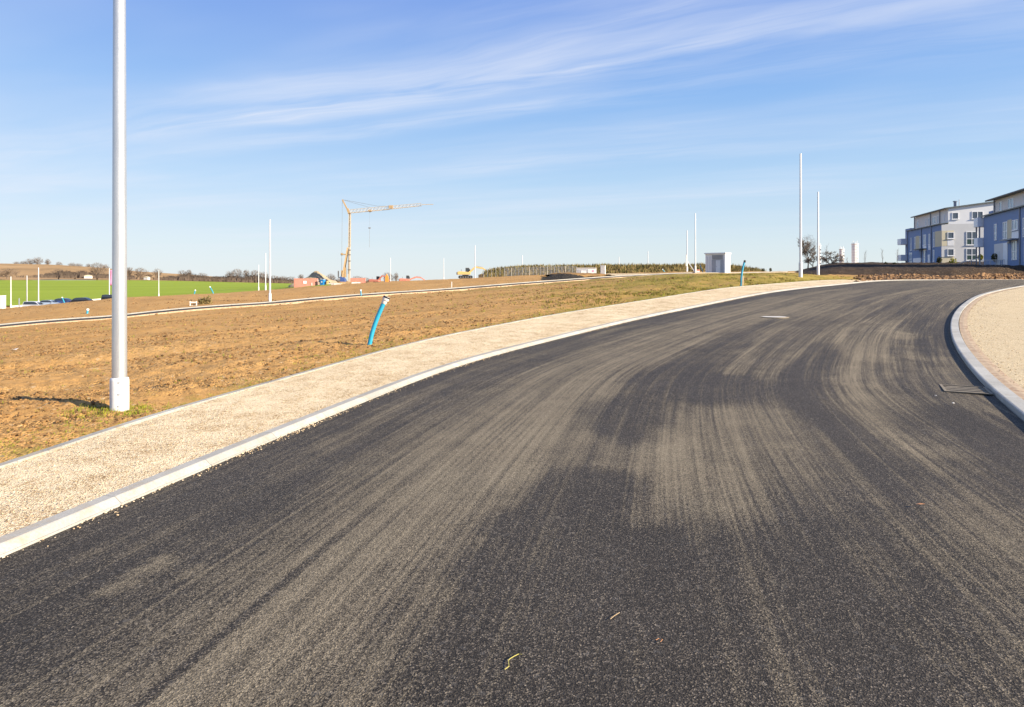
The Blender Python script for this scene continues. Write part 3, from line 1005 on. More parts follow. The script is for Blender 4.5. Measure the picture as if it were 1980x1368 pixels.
def strip2(name, sgn, prof, mat, lab):
    pr = np.array(prof)
    x = ctr[:, 0:1] + sgn * cn[:, 0:1] * pr[:, 0]; y = ctr[:, 1:2] + sgn * cn[:, 1:2] * pr[:, 0]
    z = gz(ctr[:, 0], ctr[:, 1])[:, None] + pr[:, 1][None]
    d = np.arange(len(pr)) * .1
    o = npmesh(name, np.stack([x, y, z], -1).reshape(-1, 3), gridfaces(len(ts), len(pr)), mat, False, np.stack([np.repeat(d[None], len(ts), 0), np.repeat(cs[:, None], len(pr), 1)], -1).reshape(-1, 2))
    return struct(o, label=lab)


strip2('kerb', -1, [(1.47, .03), (1.5, .145), (1.63, .148), (1.65, -.2)], M['kerb'], 'white kerb on the far side of the narrow road')
strip2('kerb', 1, [(1.47, .05), (1.5, .061), (1.525, .061), (1.53, -.25)], M['paver'], 'flush pale kerb on the near side of the narrow road')
# gravel apron where the narrow road meets the plateau
ap = [(1170, 530.2, 96), (1200, 536, 84), (1330, 535.5, 78), (1420, 531.5, 88), (1330, 529.6, 98)]
mb = MB(); mb.add([P(a, b, d) for a, b, d in ap], [tuple(range(len(ap)))])
o = mb.build('pavement', M['gravel2']); o.location.z += .05; struct(o, label='pale gravel apron at the end of the narrow road')


# ------------------------------------------------------------------ dark topsoil bank in front of the flats, their shade put into its colour
def far_kerb_depth(p):
    s_ = (Lc[:, 1] > 40)
    return np.interp(p, CX + F * Lc[s_, 0] / Lc[s_, 1], Lc[s_, 1])


def bankz(p, x, y):
    y = y - np.maximum(0, far_kerb_depth(p) + 4.5 - 62.5) * np.clip((85 - y) / 15, 0, 1)
    fade = np.clip((p - 1500) / 130, 0, 1); fade = fade * fade * (3 - 2 * fade)
    prof = np.interp(y, [60, 64, 66, 69.5, 73, 85, 97, 110, 140, 200, 300], [1.3, 1.75, 2.0, 2.68, 2.8, 3.1, 3.7, 4.25, 3.6, 1.5, -2])
    prof = prof + .35 * np.clip((p - 1800) / 200, 0, 1.5) * np.clip((y - 66) / 8, 0, 1)
    n = .30 * (fnoise(x * .5, y * .5, 4, 2) - .5) + .16 * (fnoise(x * 2.2, y * 2.2, 3, 4) - .5)
    return np.where(True, (gz(x, y) - .25) * (1 - fade) + (prof + n) * fade, 0)


struct(sheet('bank', M['bank'], (1490, 2800), (62.5, 300), lambda p, x, y: np.where(y < far_kerb_depth(p) + 3.5, gz(x, y) - .6, bankz(p, x, y)), 190, 420), label='dark topsoil bank with painted shade in front of the blue flats')


def bank_at(px, d):
    x = (px - CX) / F * d
    return float(bankz(np.array([float(px)]), np.array([x]), np.array([float(d)]))[0])


# low bank with rows of young plants on the skyline
def hedgez(p, x, y):
    top = np.interp(p, [925, 945, 985, 1060, 1180, 1300, 1345, 1420, 1470, 1520], [532, 526.5, 519, 517, 516, 516, 514.5, 517, 526, 532])
    zt = E + (HY - top) / F * 176
    b = np.clip((y - 152) / 24, 0, 1); b = b * b * (3 - 2 * b)
    back = np.clip((y - 182) / 40, 0, 1)
    return (gz(x, np.minimum(y, 152)) - .3) * (1 - b) + zt * b - back * 8 + .5 * (fnoise(x * .25, y * .25, 4, 1) - .5)


struct(sheet('embankment', M['mound'], (925, 1540), (150, 225), hedgez, 50, 200), label='low brown bank planted with rows of young shrubs')


# ================================================================== THINGS
def ground_point(px, d):
    x = (px - CX) / F * d
    return Vector((x, d, g1(x, d)))


# ------------------------------------------------------------------ lamp posts (poles without lamps)
def lamp_post_master(h, rb, rt, sleeve, detail, name='lamp_post'):
    root = thing(name, 'lamp post', 'lamp post')
    n = 28 if detail else 12
    zs = [sleeve[1] * .9, h * .35, h * .7, h]
    mb = MB(); mb.tube([(0, 0, z) for z in zs] + [(0, 0, h + .01)], [rb + (rt - rb) * z / h for z in zs] + [rt * .8], n)
    pole = mb.build('pole', M['steel' if detail else 'far_steel'], root, smooth=True)
    r = sleeve[0]; zt = sleeve[1]
    mb = MB(); mb.tube([(0, 0, -.5), (0, 0, .0), (0, 0, zt - .035), (0, 0, zt - .012), (0, 0, zt), (0, 0, zt + .004)], [r, r, r, r * .965, r * .9, rb * 1.02], n, caps=False)
    sl = mb.build('base_sleeve', M['sleeve'], root, smooth=True)
    if detail:
        # seam strip and bolts on the side that faces the road
        for zz in (.05, .19, .33):
            mb = MB(); a = R(-62)
            c = Vector((math.cos(a) * r, math.sin(a) * r, zz))
            mb.tube([c - Vector((math.cos(a), math.sin(a), 0)) * .004, c + Vector((math.cos(a), math.sin(a), 0)) * .008], .014, 8)
            mb.build('bolt', M['rail'], sl)
        mb = MB(); a = R(-66)
        mb.tube([(math.cos(a) * (r - .002), math.sin(a) * (r - .002), 0.0), (math.cos(a) * (r - .002), math.sin(a) * (r - .002), zt - .02)], .004, 6)
        mb.build('seam', M['sleeve'], sl)
        mb = MB(); mb.tube([(0, 0, 3.07), (0, 0, 3.073)], rb * .93, n, caps=False)
    return root


GP = 'bare lamp posts along the new roads'
near_post = lamp_post_master(8.0, .0835, .058, (.104, .375), True)
tag(near_post, 'tall thick silver lamp post with white base sleeve beside the gravel pavement', 'lamp post', GP)
px0, d0 = 231, 8.2
near_post.location = P(px0, 791, d0)
far_post = lamp_post_master(8.0, .0835, .058, (.115, .95), False)
posts = [
    (522, 587, 65.2, 8.0, 'slim white lamp post beside the narrow road, left of the crane'),
    (1548, 532.5, 50, 9.05, 'taller of the two lamp posts standing on the grass verge near the bare tree'),
    (1582, 531.5, 66, 8.0, 'shorter of the two lamp posts standing together by the bare tree'),
    (1344.5, 529, 91, 8.0, 'tall lamp post standing just left of the white transformer hut'),
    (1328.5, 526, 132, 8.0, 'lamp post standing against the edge-on white sign board'),
    (1253, 530, 200, 6.6, 'thin far lamp post in front of the planted bank, right of the white cabinet'),
    (1197, 528, 230, 5.4, 'faint far lamp post between the white cabinet and the planted bank'),
    (1010, 533, 180, 5.3, 'thin far lamp post in front of the wire fence, left of the dark heap'),
    (918.5, 541, 160, 8.0, 'tall lamp post standing in front of the yellow digger arm'),
    (858, 542, 230, 7.4, 'faint lamp post on the crest left of the yellow digger'),
    (755, 548, 214, 8.0, 'faint lamp post beside the red digger boom, right of the crane'),
    (513.5, 561, 149, 8.0, 'thin lamp post just left of the slim white post by the narrow road'),
    (500, 561, 180, 6.6, 'short faint lamp post left of a pair of posts before the green field'),
    (307, 575, 190, 7.6, 'thin lamp post before the green field, right of the thick near post'),
    (74.5, 591, 148, 8.2, 'tallest of three thin lamp posts beside the parked cars'),
    (52, 595, 150, 7.0, 'thin lamp post between the white cabinet and the parked silver van'),
    (21, 596, 150, 6.9, 'thin lamp post right beside the white cabinet at the field edge'),
]
for i, (px, py, d, hh, lab) in enumerate(posts):
    loc = P(px, py, d)
    loc.z = min(loc.z, g1(loc.x, loc.y) + .05) if i < 5 else loc.z
    if i == 0:
        o = far_post; o['label'] = lab; o['group'] = GP; o.location = loc
    else:
        o = dup(far_post, loc, 0, lab, GP)
    wide = 1.15 if d < 100 else 1.5
    o.scale = (wide, wide, hh / 8.0)

# ------------------------------------------------------------------ blue supply pipes sticking out of the ground
def pipe(px, py, d, tip, rad, label, cap='socket', bend=.5, loc=None, n=14):
    """tip: pixel of the upper end at the same depth"""
    a = loc if loc is not None else P(px, py, d)
    b = P(tip[0], tip[1], d) - a
    b.y += .12 * b.z
    root = thing('supply_pipe', label, 'pipe', a, 0, 'blue supply pipes')
    pts = []
    for t in np.linspace(-.12, 1, 14):
        q = Vector((b.x * (t if t < 0 else t ** (1 + bend)), b.y * max(t, 0), b.z * t)); pts.append(q)
    mb = MB(); mb.tube(pts, rad, n); mb.build('hose', M['pipe'], root, smooth=True)
    dr = (pts[-1] - pts[-2]).normalized(); e = pts[-1]
    if cap == 'socket':
        mb = MB()
        k = rad
        mb.tube([e - dr * .14, e - dr * .13, e - dr * .06, e - dr * .055, e + dr * .02, e + dr * .035, e + dr * .035, e - dr * .02], [k * 1.05, k * 1.22, k * 1.22, k * 1.52, k * 1.58, k * 1.48, k * 1.12, k * 1.08], n, caps=False)
        s = mb.build('socket', M['cap'], root, smooth=True)
        mb = MB(); mb.tube([e - dr * .03, e - dr * .018], k * 1.1, n); mb.build('opening', M['irondark'], s)
        mb = MB(); mb.tube([e - dr * .005, e + dr * .03], [k * 1.62, k * 1.6], n, caps=False); mb.build('seal_ring', M['pipe_dark'], s, smooth=True)
    elif cap == 'dark':
        mb = MB(); mb.tube([e - dr * .10, e + dr * .03], [rad * 1.15, rad * 1.2], n); mb.build('end_cap', M['pipe_dark'], root)
    else:
        mb = MB(); mb.tube([e - dr * .12, e + dr * .02], [rad * 1.3, rad * 1.3], n); mb.build('end_cap', M['white'], root)
    return root


xy = hit(715, 667, .0)
pipe(715, 667, xy[1], (745, 577), .048, 'thick bright blue pipe with pale socket leaning beside the gravel pavement', 'socket', .45)
p1 = pipe(1433.5, 548, 39, (1442, 505), .052, 'curved dark blue pipe with black end on the grassy verge right of the hut', 'dark', .9)
pipe(168, 613, 60, (168.5, 598), .085, 'short upright blue pipe with white cap beyond the narrow road, left of the near post', 'white', 0)
pipe(375, 573, 92, (377, 561), .07, 'small blue pipe stub at the field edge above the white wooden frame', 'white', .2)
pipe(412, 567, 94, (405, 555), .07, 'slanting blue pipe with white tip against the green field', 'white', .2)
pipe(698.5, 577, 66, (697, 561), .06, 'short white-topped blue pipe at the kerb right below the crane', 'white', .1)
pipe(1286, 528, 120, (1281, 521), .07, 'small blue pipe lying askew before the planted bank', 'white', .1)
pipe(1359, 528, 96, (1354, 513), .06, 'thin pale blue pipe curving up just left of the transformer hut', 'white', .5)
pipe(125.5, 589, 120, (119, 575.5), .09, 'leaning turquoise pipe in front of the dark blue parked car', 'white', .1)
mb = MB(); mb.box((0, 0, .12), (.09, .05, .62), Matrix.Rotation(R(4), 3, 'Y'))
o = mb.build('wooden_stake', M['wood'], bevel=.006); tag(o, 'short pale wooden stake at the foot of the curved dark blue pipe', 'stake'); o.location = P(1436.5, 548.5, 38.6)


def stake(px, py, d, h, mat, label, w=.09):
    mb = MB(); mb.box((0, 0, h / 2 - .15), (w, w * .6, h + .3)); mb.prism([(-w / 2, h), (w / 2, h), (0, h + w)], -w * .3, w * .3)
    o = mb.build('marker_stake', M[mat]); tag(o, label, 'stake'); o.location = P(px, py, d); return o


stake(873.5, 559, 76, .75, 'paintwood', 'small white survey stake on the far kerb of the narrow road below the yellow digger')
stake(743.5, 553, 112, 1.15, 'paintwood', 'thin white survey stake beside the orange marker right of the crane', .13)
o = stake(748, 550, 112, 1.2, 'orange', 'bright orange marker board on the crest right of the crane', .5)
stake(37, 594, 140, 1.6, 'rail', 'short grey post between two lamp posts beside the white cabinet', .2)

# ------------------------------------------------------------------ manhole cover and drain grate on the road
def flat_z(x, y):
    return float(gz(x, y)[0]) + .055


x, y = hit(1497, 614.5, .03); z = flat_z(x, y) - .012
root = thing('manhole_cover', 'pale round manhole cover in the middle of the asphalt bend', 'manhole cover', (x, y, z))
th = np.linspace(0, 2 * math.pi, 41)[:-1]
mb = MB(); mb.add([(.42 * math.cos(a), .42 * math.sin(a), -.03) for a in th] + [(.42 * math.cos(a), .42 * math.sin(a), .012) for a in th] + [(.35 * math.cos(a), .35 * math.sin(a), .014) for a in th] + [(.35 * math.cos(a), .35 * math.sin(a), -.02) for a in th],
       [(k * 40 + i, k * 40 + (i + 1) % 40, (k + 1) * 40 + (i + 1) % 40, (k + 1) * 40 + i) for k in range(3) for i in range(40)])
mb.build('rim', M['iron'], root)
mb = MB(); mb.tube([(0, 0, -.02), (0, 0, .014)], .345, 40)
for i in range(-2, 3):
    for j in range(-2, 3):
        mb.tube([(i * .1, j * .1, .013), (i * .1, j * .1, .017)], .012, 8)
mb.build('lid', M['manhole'], root)

x, y = hit(1862, 752, .03)
i = int(np.argmin((Lc[:, 0] - x) ** 2 + (Lc[:, 1] - y) ** 2))
j = int(np.argmin((Rc[:, 0] - x) ** 2 + (Rc[:, 1] - y) ** 2))
rt = np.gradient(Rc, axis=0)[j]; ang = math.atan2(rt[1], rt[0])
gp = Rc[j] - Rn[j] * .30
gx_, gy_ = float(gp[0]), float(gp[1])
gzv = float(gz(gx_, gy_)[0])
root = thing('drain_grate', 'rusty slotted iron drain grate beside the pale inner kerb', 'drain grate', (gx_, gy_, gzv + .0165), ang)
mb = MB()
for s in (-1, 1):
    mb.box((0, s * .262, .0), (.66, .03, .014)); mb.box((s * .315, 0, -.0005), (.03, .494, .014))
mb.build('frame', M['iron'], root)
mb = MB()
for k in range(4):
    mb.box((-.225 + k * .15, 0, -.0045), (.072, .49, .005))
mb.build('slots', M['iron'], root)
mb = MB(); mb.box((0, 0, -.008), (.598, .49, .002)); mb.build('pit', M['irondark'], root)

# ------------------------------------------------------------------ small litter on the road and soil
def wire(name, pts_px, rad, mat, label, cat, lift=.012):
    pts = []
    for q in pts_px:
        x, y = hit(q[0], q[1], .03); pts.append((x, y, flat_z(x, y) - .01 + lift))
    c = Vector(pts[0]); mb = MB(); mb.tube([Vector(p) - c for p in pts], rad, 6)
    o = mb.build(name, M[mat], smooth=True); o.location = c; return tag(o, label, cat)


wire('straw_stalk', [(976, 1308), (984, 1302), (983, 1290), (986, 1287), (994, 1282), (1003, 1277.5), (1009, 1278)], .0016, 'straw', 'bent yellow straw stalk lying on the asphalt near the camera', 'straw')
wire('straw_stalk', [(1180, 1209), (1187, 1203), (1198, 1196)], .0014, 'wood', 'short pale stalk lying on the dusty asphalt streak', 'straw')
wire('twig', [(1268, 1250), (1274, 1247), (1281, 1249), (1277, 1254)], .0014, 'leaf', 'tiny curled reddish twig lying on dark asphalt', 'twig')


def pebble(px, py, r, mat, label, name='pebble', cat='pebble'):
    x, y = hit(px, py, .03); mb = MB(); vs = []; fs = []
    import bmesh
    bm = bmesh.new(); bmesh.ops.create_icosphere(bm, subdivisions=2, radius=1)
    for v in bm.verts:
        k = 1 + .3 * (float(vnoise(v.co.x * 1.7 + px, v.co.y * 1.7 + v.co.z * 2.1 + py, 3)) - .5)
        v.co = Vector((v.co.x * r * k, v.co.y * r * .75 * k, v.co.z * r * .5 * k))
    me = bpy.data.meshes.new(name); bm.to_mesh(me); bm.free(); me.materials.append(M[mat])
    o = bpy.data.objects.new(name, me); COL.objects.link(o); o.location = (x, y, flat_z(x, y) - .015 + r * .3)
    return tag(o, label, cat)


pebble(1843, 782, .016, 'stone', 'small white pebble on the asphalt just below the drain grate')
pebble(1809, 767, .012, 'stone', 'tiny white pebble on the asphalt left of the drain grate')
pebble(1325, 1072, .008, 'stone', 'tiny pale stone on dark asphalt beside the vertical dusty streak')
pebble(1324 + 17, 1063, .008, 'pipe_dark', 'tiny dark grey stone beside a pale one on the asphalt')
mb = MB(); mb.add([(-.03, 0, 0), (-.01, -.012, .006), (.02, -.009, .008), (.034, .002, .003), (.018, .012, .006), (-.012, .012, .004)], [(0, 1, 2, 3, 4, 5)])
o = mb.build('dead_leaf', M['leaf']); so_ = o.modifiers.new('thick', 'SOLIDIFY'); so_.thickness = .0015
x, y = hit(1779, 983, .03); o.location = (x, y, flat_z(x, y)); tag(o, 'small orange dead leaf lying on the right of the asphalt', 'leaf')
mb = MB(); mb.add([(-.09, 0, 0), (-.02, -.05, .03), (.08, -.03, .01), (.1, .04, .04), (0, .06, .02)], [(0, 1, 2), (0, 2, 3), (0, 3, 4)])
o = mb.build('paper_scrap', M['white']); so_ = o.modifiers.new('thick', 'SOLIDIFY'); so_.thickness = .004
x, y = hit(27, 680); o.location = (x, y, g1(x, y) + .05); tag(o, 'crumpled white paper scrap on the ochre soil left of the near post', 'litter')

# ------------------------------------------------------------------ white wooden frame and dry weeds beyond the narrow road
loc = P(374, 596, 62.5)
root = thing('timber_barrier', 'low white wooden frame of two posts and rails beyond the narrow road', 'barrier', loc, R(12))
for s in (-1, 1):
    mb = MB(); mb.box((s * .27, 0, .22), (.075, .06, .8)); mb.build('post', M['paintwood'], root)
for z in (.18, .52):
    mb = MB(); mb.box((0, -.035, z), (.64, .035, .11)); mb.build('rail', M['paintwood'], root)


def leaf_cloud(n, cen, size, leaf, seed, up=.2, elong=1.0, shell=.0):
    """many small separate leaf faces filling an uneven volume"""
    r = np.random.default_rng(seed)
    V = []; Fc = []
    for i in range(n):
        while True:
            q = r.uniform(-1, 1, 3)
            if shell < np.dot(q, q) < 1:
                break
        lump = .65 + .6 * float(vnoise(q[0] * 2 + seed, q[1] * 2 + q[2] * 1.7, seed))
        c = np.array(cen) + q * np.array(size) * lump
        d = r.normal(size=3); d[2] += up; d /= np.linalg.norm(d)
        e = np.cross(d, r.normal(size=3)); e /= np.linalg.norm(e) + 1e-9
        L = leaf * r.uniform(.6, 1.4); W = L * .42 / elong
        o = len(V)
        V += [c - d * L * .5, c + e * W, c + d * L * .5, c - e * W]
        Fc.append((o, o + 1, o + 2, o + 3))
    return V, Fc


root = thing('dry_bush', 'dry brown weed bush beside the white wooden frame', 'bush', P(396, 594, 64))
V, Fc = leaf_cloud(420, (0, 0, .45), (.75, .5, .55), .28, 3, .9, 3)
mb = MB(); mb.add(V, Fc); mb.build('foliage', M['dry'], root)
mb = MB()
for k in range(14):
    a = random.uniform(0, 6.28); mb.tube([(0, 0, -.1), (math.cos(a) * .3, math.sin(a) * .2, .5), (math.cos(a) * .55, math.sin(a) * .4, .95)], [.02, .014, .006], 5)
mb.build('stems', M['twig'], root)


# ------------------------------------------------------------------ bare trees and shrubs
def grow(mbT, mbC, p, d, length, rad, lvl, r, spread, thin, minr):
    segs = 4 if lvl > 0 else 3
    pts = [p.copy()]; rad_ = [rad]
    q = p.copy(); dd = d.copy()
    for s in range(segs):
        dd = (dd + Vector((r.uniform(-1, 1), r.uniform(-1, 1), r.uniform(-.4, .7))) * .16).normalized()
        q = q + dd * length / segs; pts.append(q.copy()); rad_.append(max(minr, rad * (1 - (s + 1) / segs * .5)))
    (mbT if lvl >= thin else mbC).tube(pts, rad_, 6 if lvl >= 3 else (4 if lvl >= 1 else 3), caps=False)
    if lvl == 0:
        return
    nb = r.randint(4, 6) if lvl >= 2 else r.randint(4, 6)
    for k in range(nb):
        t = .35 + .65 * (k + r.random() * .6) / nb if lvl < 4 else .45 + .55 * (k + r.random() * .6) / nb
        t = min(t, .999); i = int(t * segs); f = t * segs - i
        b = pts[i].lerp(pts[min(i + 1, segs)], f)
        ax = Vector((r.uniform(-1, 1), r.uniform(-1, 1), r.uniform(-1, 1)))
        nd = (dd * .75 + ax.normalized() * spread + Vector((0, 0, .22))).normalized()
        grow(mbT, mbC, b, nd, length * r.uniform(.5, .74), max(minr, rad * .48), lvl - 1, r, spread, thin, minr)


def bare_tree(name, label, loc, h, seed, levels=4, spread=.75, minr=.008, group=None, mats=('bark', 'twig'), trunk=.36, rad=None):
    r = random.Random(seed)
    root = thing(name, label, 'tree', loc, 0, group)
    a, b = MB(), MB()
    grow(a, b, Vector((0, 0, -.3)), Vector((r.uniform(-.06, .06), 0, 1)), h * trunk * 1.35, rad or h * .026, levels, r, spread, 3 if levels >= 4 else 2, minr)
    # bring the whole to its height
    zm = max(v[2] for v in b.v) if b.v else h
    k = h / zm
    a.v = [(x * k, y * k, z * k) for x, y, z in a.v]; b.v = [(x * k, y * k, z * k) for x, y, z in b.v]
    a.build('trunk', M[mats[0]], root, smooth=True); b.build('crown', M[mats[1]], root)
    return root


def twig_cloud(mb, h, w, n, seed, z0=.16, size=.95, thick=.10):
    """fine upward twigs filling a lumpy crown"""
    r = np.random.default_rng(seed)
    for i in range(n):
        while True:
            q = r.uniform(-1, 1, 3)
            if np.dot(q, q) < 1:
                break
        k = .62 + .62 * float(vnoise(q[0] * 1.9 + seed * 3.1, q[1] * 1.9 + q[2] * 2.3, seed))
        c = Vector((q[0] * w / 2 * k, q[1] * w / 2 * k, h * (z0 + (1 - z0) * (.5 + .5 * q[2] * min(k, 1.0)))))
        d = Vector((q[0] * .9 + r.normal(0, .35), q[1] * .9 + r.normal(0, .35), .75 + r.normal(0, .3))).normalized()
        s = d.cross(Vector((r.normal(), r.normal(), r.normal()))).normalized() * thick * r.uniform(.5, 1.2) * .5
        L = size * r.uniform(.5, 1.3)
        mb.add([c - s - d * L * .5, c + s - d * L * .5, c + s * .3 + d * L * .5, c - s * .3 + d * L * .5], [(0, 1, 2, 3)])


def twig_cloud_add(root, h, w, n, seed, z0, size, thick):
    cr = [c for c in root.children if c.name.startswith('crown')][0]
    me = cr.data; mb = MB(); mb.v = [tuple(v.co) for v in me.vertices]; mb.f = [tuple(q.vertices) for q in me.polygons]; mb.m = [0] * len(mb.f)
    twig_cloud(mb, h, w, n, seed, z0, size, thick)
    me2 = bpy.data.meshes.new('crown'); me2.from_pydata(mb.v, [], mb.f); me2.materials.append(M['twig']); cr.data = me2


tree1 = bare_tree('bare_tree', 'large bare tree standing behind the two lamp posts', P(1562, 523, 110), 5.6, 5, 5, .62, .013, 'bare trees', trunk=.42)
bare_tree('bare_tree', 'small spreading bare tree left of the shorter white tower', P(1612, 520, 108), 2.9, 9, 4, .95, .013, 'bare trees', trunk=.3, rad=.09)
bare_tree('bare_tree', 'low scraggly bare tree at the foot of the large bare tree', P(1572, 522, 108), 2.6, 14, 4, .8, .011, 'bare trees', trunk=.34, rad=.06)


twig_cloud_add(tree1, 5.8, 2.9, 1000, 71, .36, .45, .018)



def sapling(px, py, d, h, label, seed, leafy=False):
    r = random.Random(seed); root = thing('sapling', label, 'sapling', P(px, py, d), 0, 'young trees planted on the bank')
    mb = MB(); pts = [Vector((0, 0, -.3))]
    for k in range(6):
        pts.append(Vector((r.uniform(-.05, .05), r.uniform(-.05, .05), h * (k + 1) / 6)))
    mb.tube(pts, [.04, .035, .03, .025, .02, .014, .008], 5); mb.build('trunk', M['bark'], root)
    mb = MB()
    for k in range(16):
        z = h * (.35 + .6 * k / 16); a = r.uniform(0, 6.28); l = h * r.uniform(.10, .2)
        e = Vector((math.cos(a) * l * .6, math.sin(a) * l * .6, z + l))
        mb.tube([(0, 0, z), e], [.014, .007], 3)
    mb.build('crown', M['twig'], root)
    return root


for q in ((1598, 520, 104, 3.6, 'tall thin sapling between the large bare tree and the small spreading tree', 21),
          (1590, 520, 104, 2.0, 'short thin sapling just right of the shorter lamp post', 22),
          (1638, 520, 104, 1.7, 'small sapling between the two white towers', 23),
          (1673, 519, 104, 2.6, 'sapling just right of the taller white tower', 24),
          (1706, 518.5, 104, 2.9, 'sapling standing alone midway between the taller tower and the flats', 25),
          (1735, 517, 104, 2.8, 'sapling at the left corner of the blue flats', 26)):
    sapling(*q)


def shrub(px, py, d, w, h, mat, label, seed, n=260, leaf=.16, name='shrub', group=None):
    root = thing(name, label, 'shrub', P(px, py, d), 0, group)
    V, Fc = leaf_cloud(n, (0, 0, h * .5), (w / 2, w / 2, h * .55), leaf, seed)
    mb = MB(); mb.add(V, Fc); mb.build('foliage', M[mat], root)
    mb = MB()
    for k in range(5):
        a = k * 1.3 + seed; mb.tube([(0, 0, -.2), (math.cos(a) * w * .2, math.sin(a) * w * .2, h * .7)], [.02, .008], 4)
    mb.build('stems', M['bark'], root)
    return root


shrub(1842, 512.5, 104, 1.0, 1.0, 'yellowleaf', 'yellow green shrub in front of the light grey gable', 31)
shrub(1816, 509, 106, .9, .9, 'evergreen', 'dull green shrub at the corner of the blue flats', 32)
shrub(1896, 504, 92, .7, .8, 'yellowleaf', 'yellowish shrub below the balconies between the two buildings', 33)
shrub(1923, 506, 84.5, .7, .9, 'evergreen', 'dark shrub against the blue facade beside the porch', 34)
shrub(1713, 517.5, 100, .5, .8, 'evergreen', 'small conical evergreen on the bank left of the flats', 35)
shrub(1730, 517.5, 100, .7, .7, 'evergreen', 'low evergreen bush at the left end of the flats', 36)
shrub(1476, 526, 120, .5, .6, 'evergreen', 'tiny dark bush on the skyline right of the curved blue pipe', 37, 120)
shrub(1490, 525.5, 120, .45, .6, 'evergreen', 'tiny dark bush on the skyline left of the taller lamp post', 38, 120)

# far trees on the hill and along the field: three bare kinds, copied
def hill_tree(k):
    w = (8.5, 10.5, 6.2)[k]; r = random.Random(50 + k)
    root = thing('hill_tree', 'x', 'tree')
    a, b = MB(), MB()
    a.tube([(0, 0, -1.5), (0, 0, 1.5), (.15, 0, 4.2), (0, .1, 7)], [.42, .34, .24, .1], 6, caps=False)
    for i in range(9):
        z = 1.0 + .55 * i; an = i * 2.4 + k; l = w * .42 * (1 - .05 * i)
        a.tube([(0, 0, z), (math.cos(an) * l * .5, math.sin(an) * l * .5, z + 1.5), (math.cos(an) * l * .85, math.sin(an) * l * .85, z + 3.4)], [.2, .14, .07], 4, caps=False)
    twig_cloud(b, 10, w, (520, 700, 420)[k], 60 + k, (.14, .05, .2)[k], 1.5, .17)
    a.build('trunk', M['twig_far'], root); b.build('crown', M['twig_far'], root)
    return root


T = [hill_tree(k) for k in range(3)]
used = [False] * 3
GT = 'bare trees beyond the green field'


def far_tree(k, px, py, d, hpx, label, wide=1.0):
    loc = P(px, py, d); h = hpx * d / F / 10.0
    loc.z -= .3
    if not used[k]:
        used[k] = True; o = T[k]; o.location = loc; o['label'] = label; o['group'] = GT
    else:
        o = dup(T[k], loc, random.uniform(0, 6.28), label, GT)
    o.scale = (h * wide, h * wide, h)


ft = [
    # px, base row, depth, height in px, width
    (0, 32, 514, 690, 9, 1.6, 'small bare tree at the left end of the hilltop row'), (1, 45, 514.5, 690, 10, 1.4, 'small rounded bare tree second in the hilltop row'),
    (1, 58, 515, 690, 15, 1.2, 'broad bare tree left of the tallest hilltop tree'), (0, 73, 516, 690, 20, 1.1, 'tallest bare tree of the hilltop row'),
    (2, 92, 517, 690, 17, 1.1, 'slender bare tree at the right of the hilltop row'), (1, 114, 518, 690, 12, 1.1, 'lone small bare tree right of the hilltop row'),
    (0, 139, 520, 690, 13, 1.3, 'leftmost bare tree of the middle hilltop clump'), (1, 152, 521, 690, 12, 1.4, 'low broad bare tree in the middle hilltop clump'),
    (2, 171, 523, 690, 14, 1.2, 'bare tree on the hill left of the big brown tree'), (0, 203, 528, 690, 18, 1.1, 'bare tree behind the near post on the hill'),
    (1, 188, 537, 470, 30, 1.1, 'big brown bare tree at the field edge left of the near post'), (1, 113, 537, 470, 18, 1.4, 'round bushy bare tree at the field edge below the hilltop row'),
    (0, 145, 537, 470, 12, 2.0, 'low brown thicket tree at the field edge left of the pale hut'), (1, 14, 535.5, 470, 17, 2.2, 'wide brown thicket tree at the far left field edge'),
    (2, 250, 539, 470, 24, 1.1, 'bare tree just right of the near post at the field edge'), (1, 271, 540, 470, 23, 1.2, 'round bare tree second right of the near post'),
    (0, 288, 540, 470, 12, 1.4, 'low bare tree between two taller ones right of the near post'), (0, 305, 540, 470, 22, 1.0, 'upright bare tree behind the thin post right of the near post'),
    (1, 354, 542, 470, 20, 1.1, 'bare tree standing alone above the white wooden frame'), (2, 366, 542, 470, 22, .9, 'slim bare tree beside the lone one above the frame'),
    (1, 391, 543, 470, 16, 1.3, 'rounded bare tree above the dry weed bush'), (1, 418, 544, 470, 11, 2.0, 'low wide thicket tree on the field edge'),
    (0, 444, 545, 470, 22, 1.0, 'bare tree at the left of the tall clump left of the slim post'), (1, 458, 545, 470, 26, 1.0, 'tallest round bare tree left of the slim lamp post'),
    (2, 476, 545, 470, 25, 1.0, 'upright bare tree left of the faint lamp posts'), (1, 493, 545.5, 470, 24, 1.0, 'bare tree behind the faint lamp post pair'),
    (0, 509, 546, 470, 22, 1.1, 'bare tree directly left of the slim lamp post'), (1, 530, 547, 470, 15, 1.8, 'low misty bare tree right of the slim lamp post'),
    (0, 547, 547.5, 470, 15, 1.6, 'low misty bare tree left of the red container'), (1, 562, 548, 470, 14, 1.5, 'low bare tree touching the red container corner'),
    (2, 582, 548, 470, 19, 1.1, 'bare tree peeping over the red container'), (0, 640, 550, 470, 22, 1.1, 'bare tree behind the gravel heap right slope'),
    (1, 655, 551, 470, 14, 1.4, 'low bare tree left of the crane base'), (1, 692, 551, 470, 18, 1.4, 'rounded bare tree just right of the crane base'),
    (1, 706, 551, 470, 15, 1.5, 'low rounded bare tree between crane and red digger'), (1, 750, 549, 430, 23, 1.0, 'round bare tree behind the red digger boom'),
    (2, 766, 548, 430, 22, .8, 'narrow bare tree right of the red digger boom'), (0, 602, 549, 470, 20, .9, 'thin bare tree on top of the gravel heap skyline'),
]
